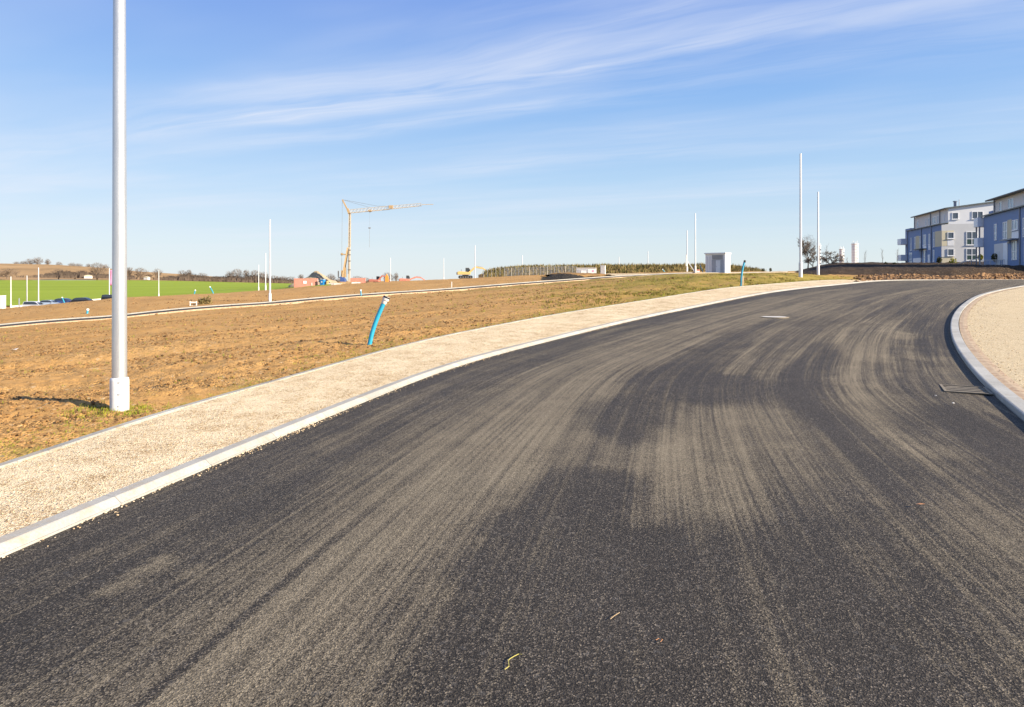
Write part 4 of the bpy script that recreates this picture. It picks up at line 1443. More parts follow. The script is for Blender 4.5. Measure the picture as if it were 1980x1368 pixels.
for k, px, py, d, hp, wd_, lab in ft:
    far_tree(k, px, py, d, hp, lab, wd_)

# tangled brush along the far edge of the field
r = np.random.default_rng(77); n = 2600
px = r.uniform(-60, 720, n); base = np.interp(px, [-60, 0, 200, 300, 420, 560, 720], [535.5, 535.5, 537.5, 540.2, 543.5, 547.5, 552])
dd_ = 462 + r.uniform(0, 14, n); xx = (px - CX) / F * dd_; zz = E - (base - HY) / F * dd_
dn = fnoise(px * .02, px * 0, 4, 3); k = r.random(n) < np.clip((dn - .35) * 4, .05, 1)
hh = (1.2 + 3.2 * np.clip(dn - .35, 0, .4) / .4) * r.uniform(.5, 1.2, n)
V = []; Fc = []
for x_, y_, z_, h_ in zip(xx[k], dd_[k], zz[k], hh[k]):
    for q in range(4):
        ax_ = r.normal(0, 1.0); lean = r.normal(0, .5); o_ = len(V); w_ = .22
        V += [(x_ + ax_ - w_, y_, z_ - .4), (x_ + ax_ + w_, y_ + .1, z_ - .4), (x_ + ax_ + lean + w_ * .4, y_, z_ + h_), (x_ + ax_ + lean - w_ * .4, y_ + .1, z_ + h_)]
        Fc.append((o_, o_ + 1, o_ + 2, o_ + 3))
mb = MB(); mb.add(V, Fc); o = mb.build('brush', M['twig_far']); stuff(o, 'low brown tangled brush along the far edge of the green field', 'brush')

# pale field hut at the foot of the hill
root = thing('field_hut', 'small pale hut among thickets at the far field edge', 'hut', P(171, 537.5, 462), R(8))
mb = MB(); mb.b(-2.1, 2.1, -1.5, 1.5, -.5, 1.25); mb.build('wall', M['offwhite'], root)
mb = MB(); mb.prism([(-2.3, 1.26), (2.3, 1.26), (2.3, 1.4), (0, 1.9), (-2.3, 1.4)], -1.7, 1.7); mb.build('roof', M['cream'], root)
root = thing('field_hut', 'second pale hut half hidden by trees right of the near post', 'hut', P(284, 540, 462), R(-8))
mb = MB(); mb.b(-1.5, 1.5, -1.2, 1.2, -.5, 1.1); mb.build('wall', M['offwhite'], root)
mb = MB(); mb.prism([(-1.7, 1.11), (1.7, 1.11), (1.7, 1.2), (0, 1.7), (-1.7, 1.2)], -1.4, 1.4); mb.build('roof', M['cream'], root)


# ------------------------------------------------------------------ crane
loc = P(676, 551, 190)
K = 190 / F                        # metres per photo pixel at the crane
root = thing('tower_crane', 'faded yellow construction crane with lattice jib pointing right', 'crane', loc, 0)


def cq(px, py, y=0.0):
    return Vector(((px - 676) * K, y, (551 - py) * K))


def lattice(mb, a, b, wa, wb, n, chord=.07, web=.045, tri=False):
    a, b = Vector(a), Vector(b); d = (b - a).normalized()
    s = Vector((0, 1, 0)); u = d.cross(s).normalized()
    if u.z < 0 and abs(d.z) < .7:
        u = -u
    offs = [(-1, -1), (1, -1), (1, 1), (-1, 1)] if not tri else [(-1, -1), (1, -1), (0, 1)]
    st = []
    for i in range(n + 1):
        t = i / n; w_ = wa + (wb - wa) * t; c = a.lerp(b, t)
        st.append([c + s * (o[0] * w_ / 2) + u * (o[1] * w_ / 2) for o in offs])
    m = len(offs)
    for k in range(m):
        for i in range(n):
            mb.bar(st[i][k], st[i + 1][k], chord)
            mb.bar(st[i][k], st[i + 1][(k + 1) % m] if i % 2 else st[i + 1][(k - 1) % m], web)


mb = MB(); mb.bar(cq(675, 546), cq(675.5, 478), .52, .52); mb.build('lower_mast', M['crane_pale'], root)
mb = MB()
lattice(mb, cq(675.6, 478), cq(676.4, 412), .46, .42, 15, .12, .07)
mb.bar(cq(675.6, 478, -.02), cq(676.4, 412, -.02), .14); mb.build('upper_mast', M['crane_pale'], root)
mb = MB(); mb.bar(cq(674.4, 481, -.3), cq(674.0, 530, -.3), .16); mb.bar(cq(673.6, 479, .3), cq(672.8, 530, .3), .16)
for py in (484, 493, 505, 522):
    mb.box(cq(675.3, py), (.75, .75, .22))
mb.build('mast_rails', M['crane_dark'], root)
mb = MB()
for y_ in (-.55, .55):
    mb.bar(cq(662.8, 537, y_), cq(672.6, 479, y_ * .4), .34, .42)
for t in (.2, .45, .7, .9):
    c = cq(662.8 + 9.8 * t, 537 - 58 * t); mb.box(c, (.2, 1.1 - .6 * t, .2))
mb.build('strut', M['crane'], root)
mb = MB(); mb.bar(cq(674, 410, 0), cq(662, 386.5, 0), .32, .36); mb.bar(cq(675.5, 414, 0), cq(672, 404, 0), .6); mb.build('apex_frame', M['crane'], root)
mb = MB()
lattice(mb, cq(677, 409), cq(752, 402), .95, .95, 22, .10, .05, True)
lattice(mb, cq(752, 402), cq(815, 395.8), .85, .7, 18, .09, .045, True)
mb.bar(cq(815, 396), cq(838, 395.6), .22, .16); mb.build('jib', M['crane_pale'], root)
mb = MB(); mb.box(cq(715.5, 408), (.9, .8, .55)); mb.box(cq(715.5, 409.8), (.35, .4, .3)); mb.build('trolley', M['crane'], root)
mb = MB(); mb.box(cq(756, 400.5), (1.1, .9, .8)); mb.build('jib_joint', M['crane'], root)
mb = MB()
for a, b in (((662, 386.5), (690, 391.5)), ((690, 391.5), (730, 399)), ((730, 399), (757, 399)), ((662, 386.5), (716, 402)), ((662, 387), (660.5, 535))):
    mb.tube([cq(*a), cq(*b)], .035, 5)
mb.build('tie_cables', M['crane_dark'], root)
mb = MB(); mb.tube([cq(714.5, 409), cq(714.2, 440)], .012, 4); mb.build('hoist_rope', M['crane_dark'], root)
mb = MB(); mb.box(cq(714.5, 441.3), (.62, .3, .26)); mb.tube([cq(714.5, 442), cq(714.5, 479)], .028, 4); hk = mb.build('hook_block', M['crane_dark'], root)
mb = MB(); mb.box(cq(666.5, 492.5), (1.7, .9, .3)); mb.box(cq(661, 492), (.5, .7, .6)); mb.build('maintenance_platform', M['crane'], root)
mb = MB(); mb.prism([(-17 * K, 4.5 * K), (-7 * K, 5 * K), (-7.5 * K, 10 * K), (-11 * K, 14 * K), (-17 * K, 16 * K)], -.9, .9); mb.build('engine_housing', M['cab_blue'], root, bevel=.06)
mb = MB(); mb.box(cq(664.5, 530), (1.2, 1.2, 1.9)); mb.box(cq(668, 526), (.25, .8, 2.4)); mb.build('winch_frame', M['crane'], root)
mb = MB(); mb.box(cq(654.2, 530), (.22, .5, 1.7)); mb.box(cq(655.5, 537), (.5, .3, .2)); mb.build('control_box', M['crane_dark'], root)
mb = MB(); mb.box(cq(672, 546.5), (4.6, 2.2, .4)); mb.box(cq(672, 549.5), (3.4, 3.4, .4)); mb.build('slewing_base', M['crane'], root)
for sx_ in (-1, 1):
    for sy in (-1, 1):
        mb = MB(); mb.bar((sx_ * .9, sy * .9, .35), (sx_ * 2.6, sy * 2.4, .30), .28); mb.box((sx_ * 2.6, sy * 2.4, .0), (.7, .7, .5)); mb.build('outrigger', M['crane'], root)

# stacked ballast and pallets round the crane
for i, (px, py, w_, h_, m_, lab) in enumerate(((641, 553.5, 1.6, .8, 'offwhite', 'pale building material stack left of the crane base'), (652, 553, 1.9, .7, 'paintwood', 'pale timber stack directly left of the crane base'), (634, 553.5, .7, 1.4, 'dig_yellow', 'small yellow site tank beside the blue toilet'),
                                               (688, 552.5, 2.6, .9, 'paintwood', 'low timber stack right of the crane base'))):
    root = thing('material_stack', lab, 'stack', P(px, py, 184), R(6 * i))
    for k in range(3):
        mb = MB(); mb.box((0, 0, h_ * (k + .5) / 3), (w_ * (1 - .06 * k), 1.1, h_ / 3 * .86)); mb.build('layer', M[m_], root)
    mb = MB(); mb.box((0, 0, h_ / 2), (w_ * .9, .9, h_)); mb.box((0, 0, -.2), (w_, 1, .4)); mb.build('core', M['crane_dark'], root)

# ------------------------------------------------------------------ containers, toilet, heap
def container(loc, rz, L, label, w=2.4, h=2.55, mat='container'):
    root = thing('shipping_container', label, 'container', loc, rz, 'red steel containers')
    n = int(L / .3); poly = []
    mb = MB()
    # corrugated side walls
    for s in (-1, 1):
        pts = []
        for k in range(n):
            x0 = -L / 2 + .12 + (L - .24) * k / n; x1 = -L / 2 + .12 + (L - .24) * (k + 1) / n; q = (x1 - x0) / 4
            pts += [(x0, 0), (x0 + q, 0), (x0 + 1.5 * q, .05), (x1 - .5 * q, .05)]
        vs = []; fs = []
        for x_, o_ in pts:
            vs += [(x_, s * (w / 2 - .06 + o_), .15), (x_, s * (w / 2 - .06 + o_), h - .12)]
        for k in range(len(pts) - 1):
            fs.append((2 * k, 2 * k + 2, 2 * k + 3, 2 * k + 1))
        mb.add(vs, fs)
    mb.b(-L / 2 + .06, L / 2 - .06, -w / 2 + .1, w / 2 - .1, .12, h - .1)
    mb.build('body', M[mat], root)
    mb = MB()
    for sx_ in (-1, 1):
        for sy in (-1, 1):
            mb.box((sx_ * (L / 2 - .07), sy * (w / 2 - .06), h / 2), (.14, .14, h))
    for sy in (-1, 1):
        mb.box((0, sy * (w / 2 - .06), .08), (L - .28, .12, .16)); mb.box((0, sy * (w / 2 - .06), h - .07), (L - .28, .12, .14))
    for sx_ in (-1, 1):
        mb.box((sx_ * (L / 2 - .07), 0, h - .07), (.14, w - .26, .14)); mb.box((sx_ * (L / 2 - .07), 0, .08), (.14, w - .26, .16))
    mb.build('frame', M[mat], root)
    for s in (-1, 1):
        mb = MB(); mb.b(L / 2 - .05, L / 2 + .0, s * .05, s * (w / 2 - .16), .2, h - .18)
        d_ = mb.build('door', M[mat], root)
        mb = MB(); mb.tube([(L / 2 + .03, s * .35, .2), (L / 2 + .03, s * .35, h - .2)], .025, 6); mb.build('locking_bar', M['rail'], d_)
    return root


cl = P(592, 557, 185)
c1 = container(cl, R(10), 6.06, 'faded red steel container with a white panel beside the blue toilet')
mb = MB(); mb.b(-.6, .25, -1.24, -1.27, 1.15, 1.85); mb.build('notice_panel', M['white'], c1)
mb = MB(); mb.b(1.5, 1.75, -1.24, -1.28, .6, 1.35); mb.build('label_plate', M['offwhite'], c1)
container(P(692, 551.5, 205), R(8), 4.6, 'small red container behind the crane base', 2.3, 2.1)

root = thing('portable_toilet', 'bright blue portable toilet standing right of the red container', 'toilet cabin', P(624, 556.5, 184), R(-12))
mb = MB(); mb.b(-.55, .55, -.55, .55, -.3, 2.05); mb.build('cabin', M['toilet'], root, bevel=.05)
mb = MB(); mb.prism([(-.6, 2.06), (.6, 2.06), (.52, 2.2), (.25, 2.32), (-.25, 2.32), (-.52, 2.2)], -.6, .6); mb.build('roof', M['pale_glass'], root)
mb = MB(); mb.b(-.38, .38, -.552, -.585, .05, 1.92); dd_ = mb.build('door', M['toilet'], root)
mb = MB(); mb.b(-.2, .2, -.587, -.6, 1.35, 1.7); mb.build('vent_panel', M['white'], dd_)


def heap(name, label, cat, loc, rx, ry, h, mat, seed, n=40, sharp=1.0, rz=0):
    mbv = []; r_ = np.linspace(0, 1, 18); a_ = np.linspace(0, 2 * math.pi, n, endpoint=False)
    V = [(0, 0, h)]; Fc = []
    for i in range(1, 18):
        for j in range(n):
            rr = r_[i]; prof = (1 - rr ** sharp) if sharp >= 1 else (1 - rr)
            k = 1 + .35 * (float(fnoise(math.cos(a_[j]) * 1.3 + seed, math.sin(a_[j]) * 1.3, 3, seed)) - .5)
            xx = math.cos(a_[j]) * rr * rx * k; yy = math.sin(a_[j]) * rr * ry * k
            V.append((xx, yy, h * prof + .25 * h * (float(fnoise(xx * .8 + seed, yy * .8, 4, seed)) - .5) - (.4 if i == 17 else 0)))
    Fc += [(0, 1 + j, 1 + (j + 1) % n) for j in range(n)]
    for i in range(16):
        for j in range(n):
            Fc.append((1 + i * n + j, 1 + (i + 1) * n + j, 1 + (i + 1) * n + (j + 1) % n, 1 + i * n + (j + 1) % n))
    mb = MB(); mb.add(V, Fc); o = mb.build(name, M[mat], smooth=True); o.location = loc; o.rotation_euler = (0, 0, rz)
    return tag(o, label, cat)


heap('gravel_heap', 'large gravel heap behind the red container and blue toilet', 'heap', P(612, 556, 196), 8.2, 5, 4.7, 'heap', 3)
heap('gravel_heap', 'low pale spoil heap between toilet and crane', 'heap', P(648, 554, 186), 3.2, 2, .9, 'heap', 5)

# steep-faced heap beside the narrow road, its shaded face painted near black
hx = P(1088, 546, 84)
root = thing('spoil_heap', 'flat-topped spoil heap with a steep face painted black as shade behind the narrow road', 'heap', hx, 0)
ua, ub = 84 / F, 0


def hq(px, py, y):
    return Vector(((px - 1088) / F * (84 + y), y, (546 - py) / F * (84 + y)))


low = [hq(1040, 548, -.5), hq(1064, 547.5, -1.0), hq(1086, 546.5, -1.2), hq(1104, 545.5, -1.0), hq(1120, 543.5, .2), hq(1134, 540, 2.5)]
top = [hq(1070, 531.5, 5.2), hq(1084, 530.2, 4.6), hq(1098, 530.2, 4.2), hq(1110, 531.5, 4.0), hq(1122, 533.5, 4.2), hq(1136, 536, 5)]
back = [hq(1080, 529.5, 10), hq(1100, 528.8, 10), hq(1125, 528.6, 10), hq(1150, 529, 10), hq(1172, 530.5, 10), hq(1190, 533, 10)]
base = [hq(1060, 536, 16), hq(1100, 535, 17), hq(1125, 534, 18), hq(1150, 534, 17), hq(1180, 534, 16), hq(1200, 536, 14)]


def loft(rows, n=8, m=6, rough=.12, seed=2):
    rows = [np.array([list(p) for p in r]) for r in rows]
    V = []; nr = 0; nc = (len(rows[0]) - 1) * m + 1
    tt = np.linspace(0, len(rows[0]) - 1, nc)
    up = [np.stack([np.interp(tt, range(len(r)), r[:, k]) for k in range(3)], 1) for r in rows]
    for i in range(len(up) - 1):
        for k in range(n if i < len(up) - 2 else n + 1):
            t = k / n; q = up[i] * (1 - t) + up[i + 1] * t
            q[:, 2] += rough * (fnoise(q[:, 0] * 2.1, q[:, 1] * 2.1 + q[:, 2] * 2, 3, seed) - .5)
            V.append(q); nr += 1
    return np.concatenate(V), gridfaces(nr, nc)


V_, F_ = loft([low, top], 10, 8, .25)
o = npmesh('face', V_, F_, M['shade_soil']); o.parent = root
V_, F_ = loft([top, back, base], 8, 8, .3)
V_[:, 2] += .015
o = npmesh('crest', V_, F_, M['mound']); o.parent = root

# ------------------------------------------------------------------ diggers
def digger(label, loc, rz, paintm, armpts, scale=1.0, cabm='car_glass'):
    """tracked digger; armpts: boom/stick polyline in metres (x forward, z up)"""
    root = thing('tracked_digger', label, 'digger', loc, rz, 'tracked diggers on the site')
    for s in (-1, 1):
        mb = MB(); mb.prism([(-1.75, .15), (-1.55, .0), (1.55, .0), (1.75, .15), (1.9, .42), (1.6, .78), (-1.6, .78), (-1.9, .42)], s * .75, s * 1.25)
        t_ = mb.build('track', M['rubber'], root, bevel=.04)
        mb = MB()
        for k in range(5):
            mb.tube([(-1.3 + k * .65, s * 1.26, .35), (-1.3 + k * .65, s * 1.3, .35)], .2, 10)
        mb.build('rollers', M['crane_dark'], t_)
    mb = MB(); mb.b(-.8, .8, -.74, .74, .35, .95); mb.build('undercarriage', M['crane_dark'], root)
    mb = MB(); mb.prism([(-2.1, 1.0), (1.2, 1.0), (1.35, 1.3), (1.3, 1.55), (.2, 1.75), (-1.7, 1.9), (-2.15, 1.7)], -1.2, 1.2); mb.build('body', M[paintm], root, bevel=.08)
    mb = MB(); mb.prism([(-2.35, 1.05), (-2.12, 1.0), (-2.12, 1.75), (-2.35, 1.6)], -1.15, 1.15); mb.build('counterweight', M['crane_dark'], root, bevel=.05)
    mb = MB(); mb.prism([(.02, 1.6), (1.25, 1.56), (1.3, 2.2), (.98, 2.85), (.05, 2.85)], .2, 1.15); cb = mb.build('cab', M['crane_dark'], root, bevel=.05)
    for s in (.19, 1.16):
        mb = MB(); mb.prism([(.14, 1.85), (1.14, 1.8), (1.16, 2.2), (.92, 2.72), (.14, 2.72)], s - .01, s + .01); mb.build('window', M['car_glass'], cb)
    mb = MB(); mb.tube([(-1.1, -.6, 1.8), (-1.1, -.6, 2.4)], .06, 8); mb.build('exhaust', M['crane_dark'], root)
    pts = [Vector((p[0], -.15, p[1])) for p in armpts]
    mb = MB()
    for i in range(len(pts) - 2):
        mb.bar(pts[i], pts[i + 1], .34, .48 - .06 * i)
    mb.build('boom', M[paintm], root, bevel=.03)
    mb = MB(); mb.bar(pts[-2], pts[-1], .26, .34); mb.build('stick', M[paintm], root, bevel=.03)
    mb = MB(); mb.tube([Vector((.9, -.15, 1.3)), pts[1] + Vector((-.1, 0, -.3))], .07, 8); mb.tube([pts[1] + Vector((.2, 0, .3)), pts[-2] + Vector((-.1, 0, .35))], .06, 8); mb.build('hydraulic_rams', M['rail'], root)
    e = pts[-1]
    mb = MB(); mb.prism([(e.x - .1, e.z + .2), (e.x + .25, e.z + .1), (e.x + .15, e.z - .55), (e.x - .35, e.z - .9), (e.x - .75, e.z - .75), (e.x - .5, e.z - .3)], -.75, .45); mb.build('bucket', M['crane_dark'], root)
    root.scale = (scale,) * 3
    return root


digger('large yellow tracked digger with its long arm reaching right across the crest', P(900, 539, 176), R(6), 'dig_yellow', [(.9, 1.5), (2.6, 3.0), (4.6, 2.7), (6.9, .9)], .98)
digger('red digger facing right with raised boom beside the round bare tree', P(727, 551, 205), R(-8), 'dig_red', [(.9, 1.5), (2.2, 3.0), (3.8, 2.6), (5.0, 1.0)], .9)
digger('small red digger with a low arched boom right of the raised boom', P(785, 549.5, 205), R(5), 'dig_red', [(.9, 1.3), (3.2, 2.3), (5.0, 2.1), (6.7, .9)], .9)

# ------------------------------------------------------------------ wire site fence in front of the planted bank
fx0, fx1 = P(975, 531, 146), P(1114, 530, 146)
root = thing('wire_fence', 'long temporary wire site fence below the planted bank', 'fence', fx0)
nP = 21
for k in range(nP):
    x_ = (fx1.x - fx0.x) * k / (nP - 1)
    gzk = g1(fx0.x + x_, 146) - fx0.z
    mb = MB(); mb.box((x_, 0, gzk + .8), (.07, .07, 2.0)); mb.build('post', M['offwhite'] if k % 5 == 2 else M['rail'], root)
mb = MB()
for k in range(nP - 1):
    xa = (fx1.x - fx0.x) * k / (nP - 1); xb = (fx1.x - fx0.x) * (k + 1) / (nP - 1)
    za, zb = g1(fx0.x + xa, 146) - fx0.z, g1(fx0.x + xb, 146) - fx0.z
    for zz in (.15, .5, .85, 1.2, 1.5, 1.78):
        mb.bar((xa, .04, za + zz), (xb, .04, zb + zz), .018)
    for q in range(1, 7):
        t = q / 7; xq = xa + (xb - xa) * t; zq = za + (zb - za) * t
        mb.bar((xq, .06, zq + .1), (xq, .06, zq + 1.8), .018)
mb.build('mesh_panels', M['rail'], root)
fx0, fx1 = P(935, 537.5, 150), P(975, 531, 147)
root = thing('wire_fence', 'short bluish mesh fence behind the yellow digger bucket', 'fence', fx0)
for k in range(6):
    q = (fx1 - fx0) * (k / 5); mb = MB(); mb.box((q.x, q.y, q.z + .7), (.07, .07, 1.9)); mb.build('post', M['rail'], root)
mb = MB()
for zz in (.2, .6, 1.0, 1.4, 1.6):
    mb.bar((0, 0, zz), tuple((fx1 - fx0) + Vector((0, 0, zz))), .018)
mb.build('mesh_panels', M['rail'], root)
fx0, fx1 = P(1690, 518, 118), P(1745, 517, 118)
root = thing('post_fence', 'low wire fence with posts on the skyline left of the flats', 'fence', fx0)
for k in range(8):
    q = (fx1 - fx0) * (k / 7); mb = MB(); mb.box((q.x, q.y, q.z + .2), (.06, .06, 1.2)); mb.build('post', M['rail'], root)
mb = MB()
for zz in (.3, .7):
    mb.bar((0, 0, zz), tuple((fx1 - fx0) + Vector((0, 0, zz))), .025)
mb.build('wires', M['rail'], root)

# ------------------------------------------------------------------ site cabins and cabinets
cb = P(1134, 530.5, 140)
root = thing('site_cabin', 'low white site cabin with grey front behind the dark spoil heap', 'cabin', cb, R(-6))
W_ = 4.0
mb = MB(); mb.b(-2.0, 2.0, -1.1, 1.1, -.6, 1.2); mb.build('wall', M['white'], root, bevel=.02)
mb = MB(); mb.b(-2.05, 2.05, -1.2, 1.15, 1.203, 1.30); mb.build('roof', M['offwhite'], root)
mb = MB(); mb.b(-1.85, .35, -1.104, -1.13, .0, 1.0); mb.build('front_panel', M['hut_grey'], root)
mb = MB(); mb.b(-1.1, -.05, -1.133, -1.16, -.25, .72); mb.build('door', M['white'], root)
mb = MB(); mb.b(1.15, 1.5, -1.104, -1.125, .45, .8); mb.build('notice_plate', M['pink'], root)


def cabinet(px, py, d, w_, h_, dp, label, rz, base=True):
    root = thing('utility_cabinet', label, 'cabinet', P(px, py, d), rz, 'white utility cabinets')
    mb = MB(); mb.b(-w_ / 2, w_ / 2, -dp / 2, dp / 2, .0, h_); mb.build('housing', M['white'], root, bevel=.02)
    mb = MB(); mb.b(-w_ / 2 - .04, w_ / 2 + .04, -dp / 2 - .04, dp / 2 + .04, h_ + .003, h_ + .07); mb.build('lid', M['white'], root, bevel=.015)
    mb = MB(); mb.b(-w_ / 2 + .06, -.012, -dp / 2 - .003, -dp / 2 - .02, .12, h_ - .08); mb.b(.012, w_ / 2 - .06, -dp / 2 - .003, -dp / 2 - .02, .12, h_ - .08); mb.build('doors', M['offwhite'], root)
    mb = MB(); mb.b(-w_ / 2 + .03, w_ / 2 - .03, -dp / 2 + .03, dp / 2 - .03, -.5, .0); mb.build('plinth', M['concrete'], root)
    return root


cabinet(1166, 531.5, 105, .75, 1.35, .5, 'narrow white cabinet standing on the gravel apron', R(-14))
cabinet(1, 597, 148, 1.5, 2.75, 1.2, 'white cabinet at the left edge beside thin lamp posts', R(5))

# transformer hut
th_ = P(1388, 530.5, 94)
hx0 = 94 / F
root = thing('transformer_hut', 'small white transformer hut with grey louvre and double door on the crest', 'hut', th_, R(-36))
W_, D_h, H_ = 2.75, 2.1, 2.75
mb = MB(); mb.b(-W_ / 2, W_ / 2, -D_h / 2, D_h / 2, -.5, H_); mb.build('wall', M['white_wall'], root, bevel=.015)
mb = MB(); mb.b(-W_ / 2 - .12, W_ / 2 + .12, -D_h / 2 - .16, D_h / 2 + .12, H_ + .004, H_ + .17); mb.build('roof', M['white_wall'], root, bevel=.02)
mb = MB()
mb.b(-.42, 1.1, -D_h / 2 - .004, -D_h / 2 - .03, 2.0, 2.6)
for k in range(7):
    mb.box((.34, -D_h / 2 - .045, 2.05 + k * .083), (1.5, .03, .05), Matrix.Rotation(R(35), 3, 'X'))
mb.build('louvre', M['hut_grey'], root)
mb = MB(); mb.b(-.48, 1.16, -D_h / 2 - .004, -D_h / 2 - .02, .02, 1.98); mb.build('door_frame', M['hut_grey'], root)
for a_, b_, m_ in ((-.1, .08, 'hut_grey'), (.1, .72, 'hut_door'), (.74, 1.1, 'hut_grey')):
    mb = MB(); mb.b(a_, b_, -D_h / 2 - .022, -D_h / 2 - .05, .04, 1.88); dd_ = mb.build('door', M[m_], root)
mb = MB(); mb.b(.14, .2, -D_h / 2 - .052, -D_h / 2 - .09, .95, 1.1); mb.build('handle', M['rail'], dd_)
mb = MB(); mb.b(-1.12, -1.09, -D_h / 2 - .004, -D_h / 2 - .02, .2, 2.4); mb.b(-.74, -.71, -D_h / 2 - .004, -D_h / 2 - .02, .2, 2.4); mb.build('panel_joint', M['hut_grey'], root)
mb = MB(); mb.b(-W_ / 2 - .3, W_ / 2 + .3, -D_h / 2 - .6, D_h / 2 + .3, -.4, .02); mb.build('plinth', M['concrete'], root)

# edge-on sign board with braces beside the hut
sg = P(1327, 527, 112)
KS = 112 / F
root = thing('sign_board', 'large site sign board seen edge-on with two white diagonal braces', 'sign board', sg, R(-14.6))
mb = MB(); mb.b(-.1, -.0, -2.0, 2.0, 1.0, 2.85); mb.build('board', M['balcony'], root)
for y_ in (-1.6, 1.6):
    mb = MB(); mb.b(.004, .16, y_ - .08, y_ + .08, -.5, 2.85); mb.build('post', M['paintwood'], root)
    mb = MB(); mb.bar((.16, y_, 2.2 - .25), (1.35, y_, .05), .12, .1); mb.build('brace', M['white'], root)
mb = MB(); mb.b(.0, 1.7, -1.9, -1.7, -.06, .08); mb.b(.0, 1.7, 1.7, 1.9, -.06, .08); mb.build('base_beam', M['wood'], root)
root = thing('concrete_ballast', 'reddish ballast block at the foot of the sign braces', 'block', P(1348.5, 527.5, 110))
mb = MB(); mb.b(-.3, .3, -.4, .4, -.2, .48); mb.build('block', M['container'], root, bevel=.03)
mb = MB(); mb.b(-.22, .22, -.403, -.43, .05, .22); mb.build('white_stripe', M['white'], root)

# flag at the car park
root = thing('banner_flag', 'pink and white banner flag on a white pole partly behind the near post', 'flag', P(211.5, 578, 150))
mb = MB(); mb.tube([(0, 0, -1), (0, 0, 6.6)], .09, 8); mb.build('pole', M['white'], root)
vs = []; fs = []
for i in range(9):
    for j in range(5):
        vs.append((.1 + .6 * j / 4, .06 * math.sin(j * 1.6 + i * .5), 6.3 - 3.4 * i / 8))
for i in range(8):
    for j in range(4):
        fs.append((i * 5 + j, i * 5 + j + 1, (i + 1) * 5 + j + 1, (i + 1) * 5 + j))
mb = MB(); mb.add(vs, fs); o = mb.build('banner', M['pink'], root, smooth=True); md = o.modifiers.new('thick', 'SOLIDIFY'); md.thickness = .02


# ------------------------------------------------------------------ parked cars
def car(label, loc, rz, pm, kind='hatch', scale=1.0):
    root = thing('parked_car', label, 'car', loc, rz, 'cars parked below the crest')
    # stations along the length: x, roof/bonnet height, half width
    if kind == 'van':
        body = [(-2.1, .95), (-2.15, .6), (-2.05, .28), (2.0, .28), (2.15, .5), (2.1, .85), (1.3, 1.05), (.95, 1.1), (-2.1, 1.12)]
        gh = [(-2.08, 1.12), (-1.98, 1.78), (-1.6, 1.86), (.1, 1.84), (.5, 1.72), (1.25, 1.08)]
    else:
        body = [(-2.05, .9), (-2.15, .6), (-2.0, .25), (2.0, .25), (2.15, .5), (2.08, .72), (1.1, .93), (-1.9, .98)]
        gh = [(-2.0, .97), (-1.65, 1.32), (-1.2, 1.46), (-.2, 1.5), (.3, 1.44), (1.15, .94)]
    mb = MB()
    n = len(body); hw = .88
    vs = [(x, -hw, z) for x, z in body] + [(x, hw, z) for x, z in body]
    mb.add(vs, [tuple(range(n)), tuple(range(2 * n - 1, n - 1, -1))] + [(i, n + i, n + (i + 1) % n, (i + 1) % n) for i in range(n)])
    mb.build('body', M[pm], root, bevel=.07)
    m_ = len(gh); zb, zt = gh[0][1], max(z for _, z in gh)
    hwf = lambda z: .85 - .17 * (z - zb) / (zt - zb)
    mb = MB(); vs = [(x, -hwf(z), z) for x, z in gh] + [(x, hwf(z), z) for x, z in gh]
    mb.add(vs, [tuple(range(m_)), tuple(range(2 * m_ - 1, m_ - 1, -1))] + [(i, m_ + i, m_ + (i + 1) % m_, (i + 1) % m_) for i in range(m_)])
    mb.build('cabin', M[pm], root, bevel=.05)
    cx0 = sum(x for x, _ in gh) / m_; cz0 = (zb + zt) / 2
    def inset(p, k=.84):
        return (cx0 + (p[0] - cx0) * (k + .06), cz0 + .03 + (p[1] - cz0) * k * .9)
    for s in (-1, 1):
        q = [inset(p) for p in gh]
        mid = cx0 - .1
        vs = [(x, s * (hwf(z) + .016), z) for x, z in q]; mb = MB(); mb.add(vs, [tuple(range(m_))]); o = mb.build('side_window', M['car_glass'], root)
    for (pa, pb) in ((gh[0], gh[1]), (gh[-2], gh[-1])):
        a, b = Vector((pa[0], 0, pa[1])), Vector((pb[0], 0, pb[1]))
        d = b - a; nrm = Vector((d.z, 0, -d.x)).normalized()
        if nrm.x * (1 if a.x > 0 or b.x > .5 else -1) < 0:
            nrm = -nrm
        vs = []
        for t, s in ((.12, -1), (.12, 1), (.88, 1), (.88, -1)):
            p = a + d * t + nrm * .02; vs.append((p.x, s * (hwf(p.z) - .1), p.z))
        mb = MB(); mb.add(vs, [(0, 1, 2, 3)]); mb.build('windscreen' if b.x > 0 else 'rear_window', M['car_glass'], root)
    for sx_ in (-1.3, 1.32):
        for s in (-1, 1):
            mb = MB(); mb.tube([(sx_, s * .70, .32), (sx_, s * .89, .32)], .32, 18); wh = mb.build('wheel', M['rubber'], root)
            mb = MB(); mb.tube([(sx_, s * .885, .32), (sx_, s * .905, .32)], .2, 14); mb.build('rim', M['rail'], wh)
    for s in (-1, 1):
        mb = MB(); mb.box((2.07, s * .62, .68), (.14, .32, .15)); mb.build('headlight', M['lamp_lens'], root)
        mb = MB(); mb.box((-2.1, s * .68, .78), (.1, .22, .22)); mb.build('tail_light', M['dig_red'], root)
        mb = MB(); mb.box((.75, s * .99, 1.0), (.12, .16, .12)); mb.build('mirror', M[pm], root)
    root.scale = (scale,) * 3
    return root


def car_at(label, px, pytop, d, h, rz, pm, kind='hatch', sc=1.0):
    p = P(px, pytop, d); p.z -= h * sc
    return car(label, p, rz, pm, kind, sc)


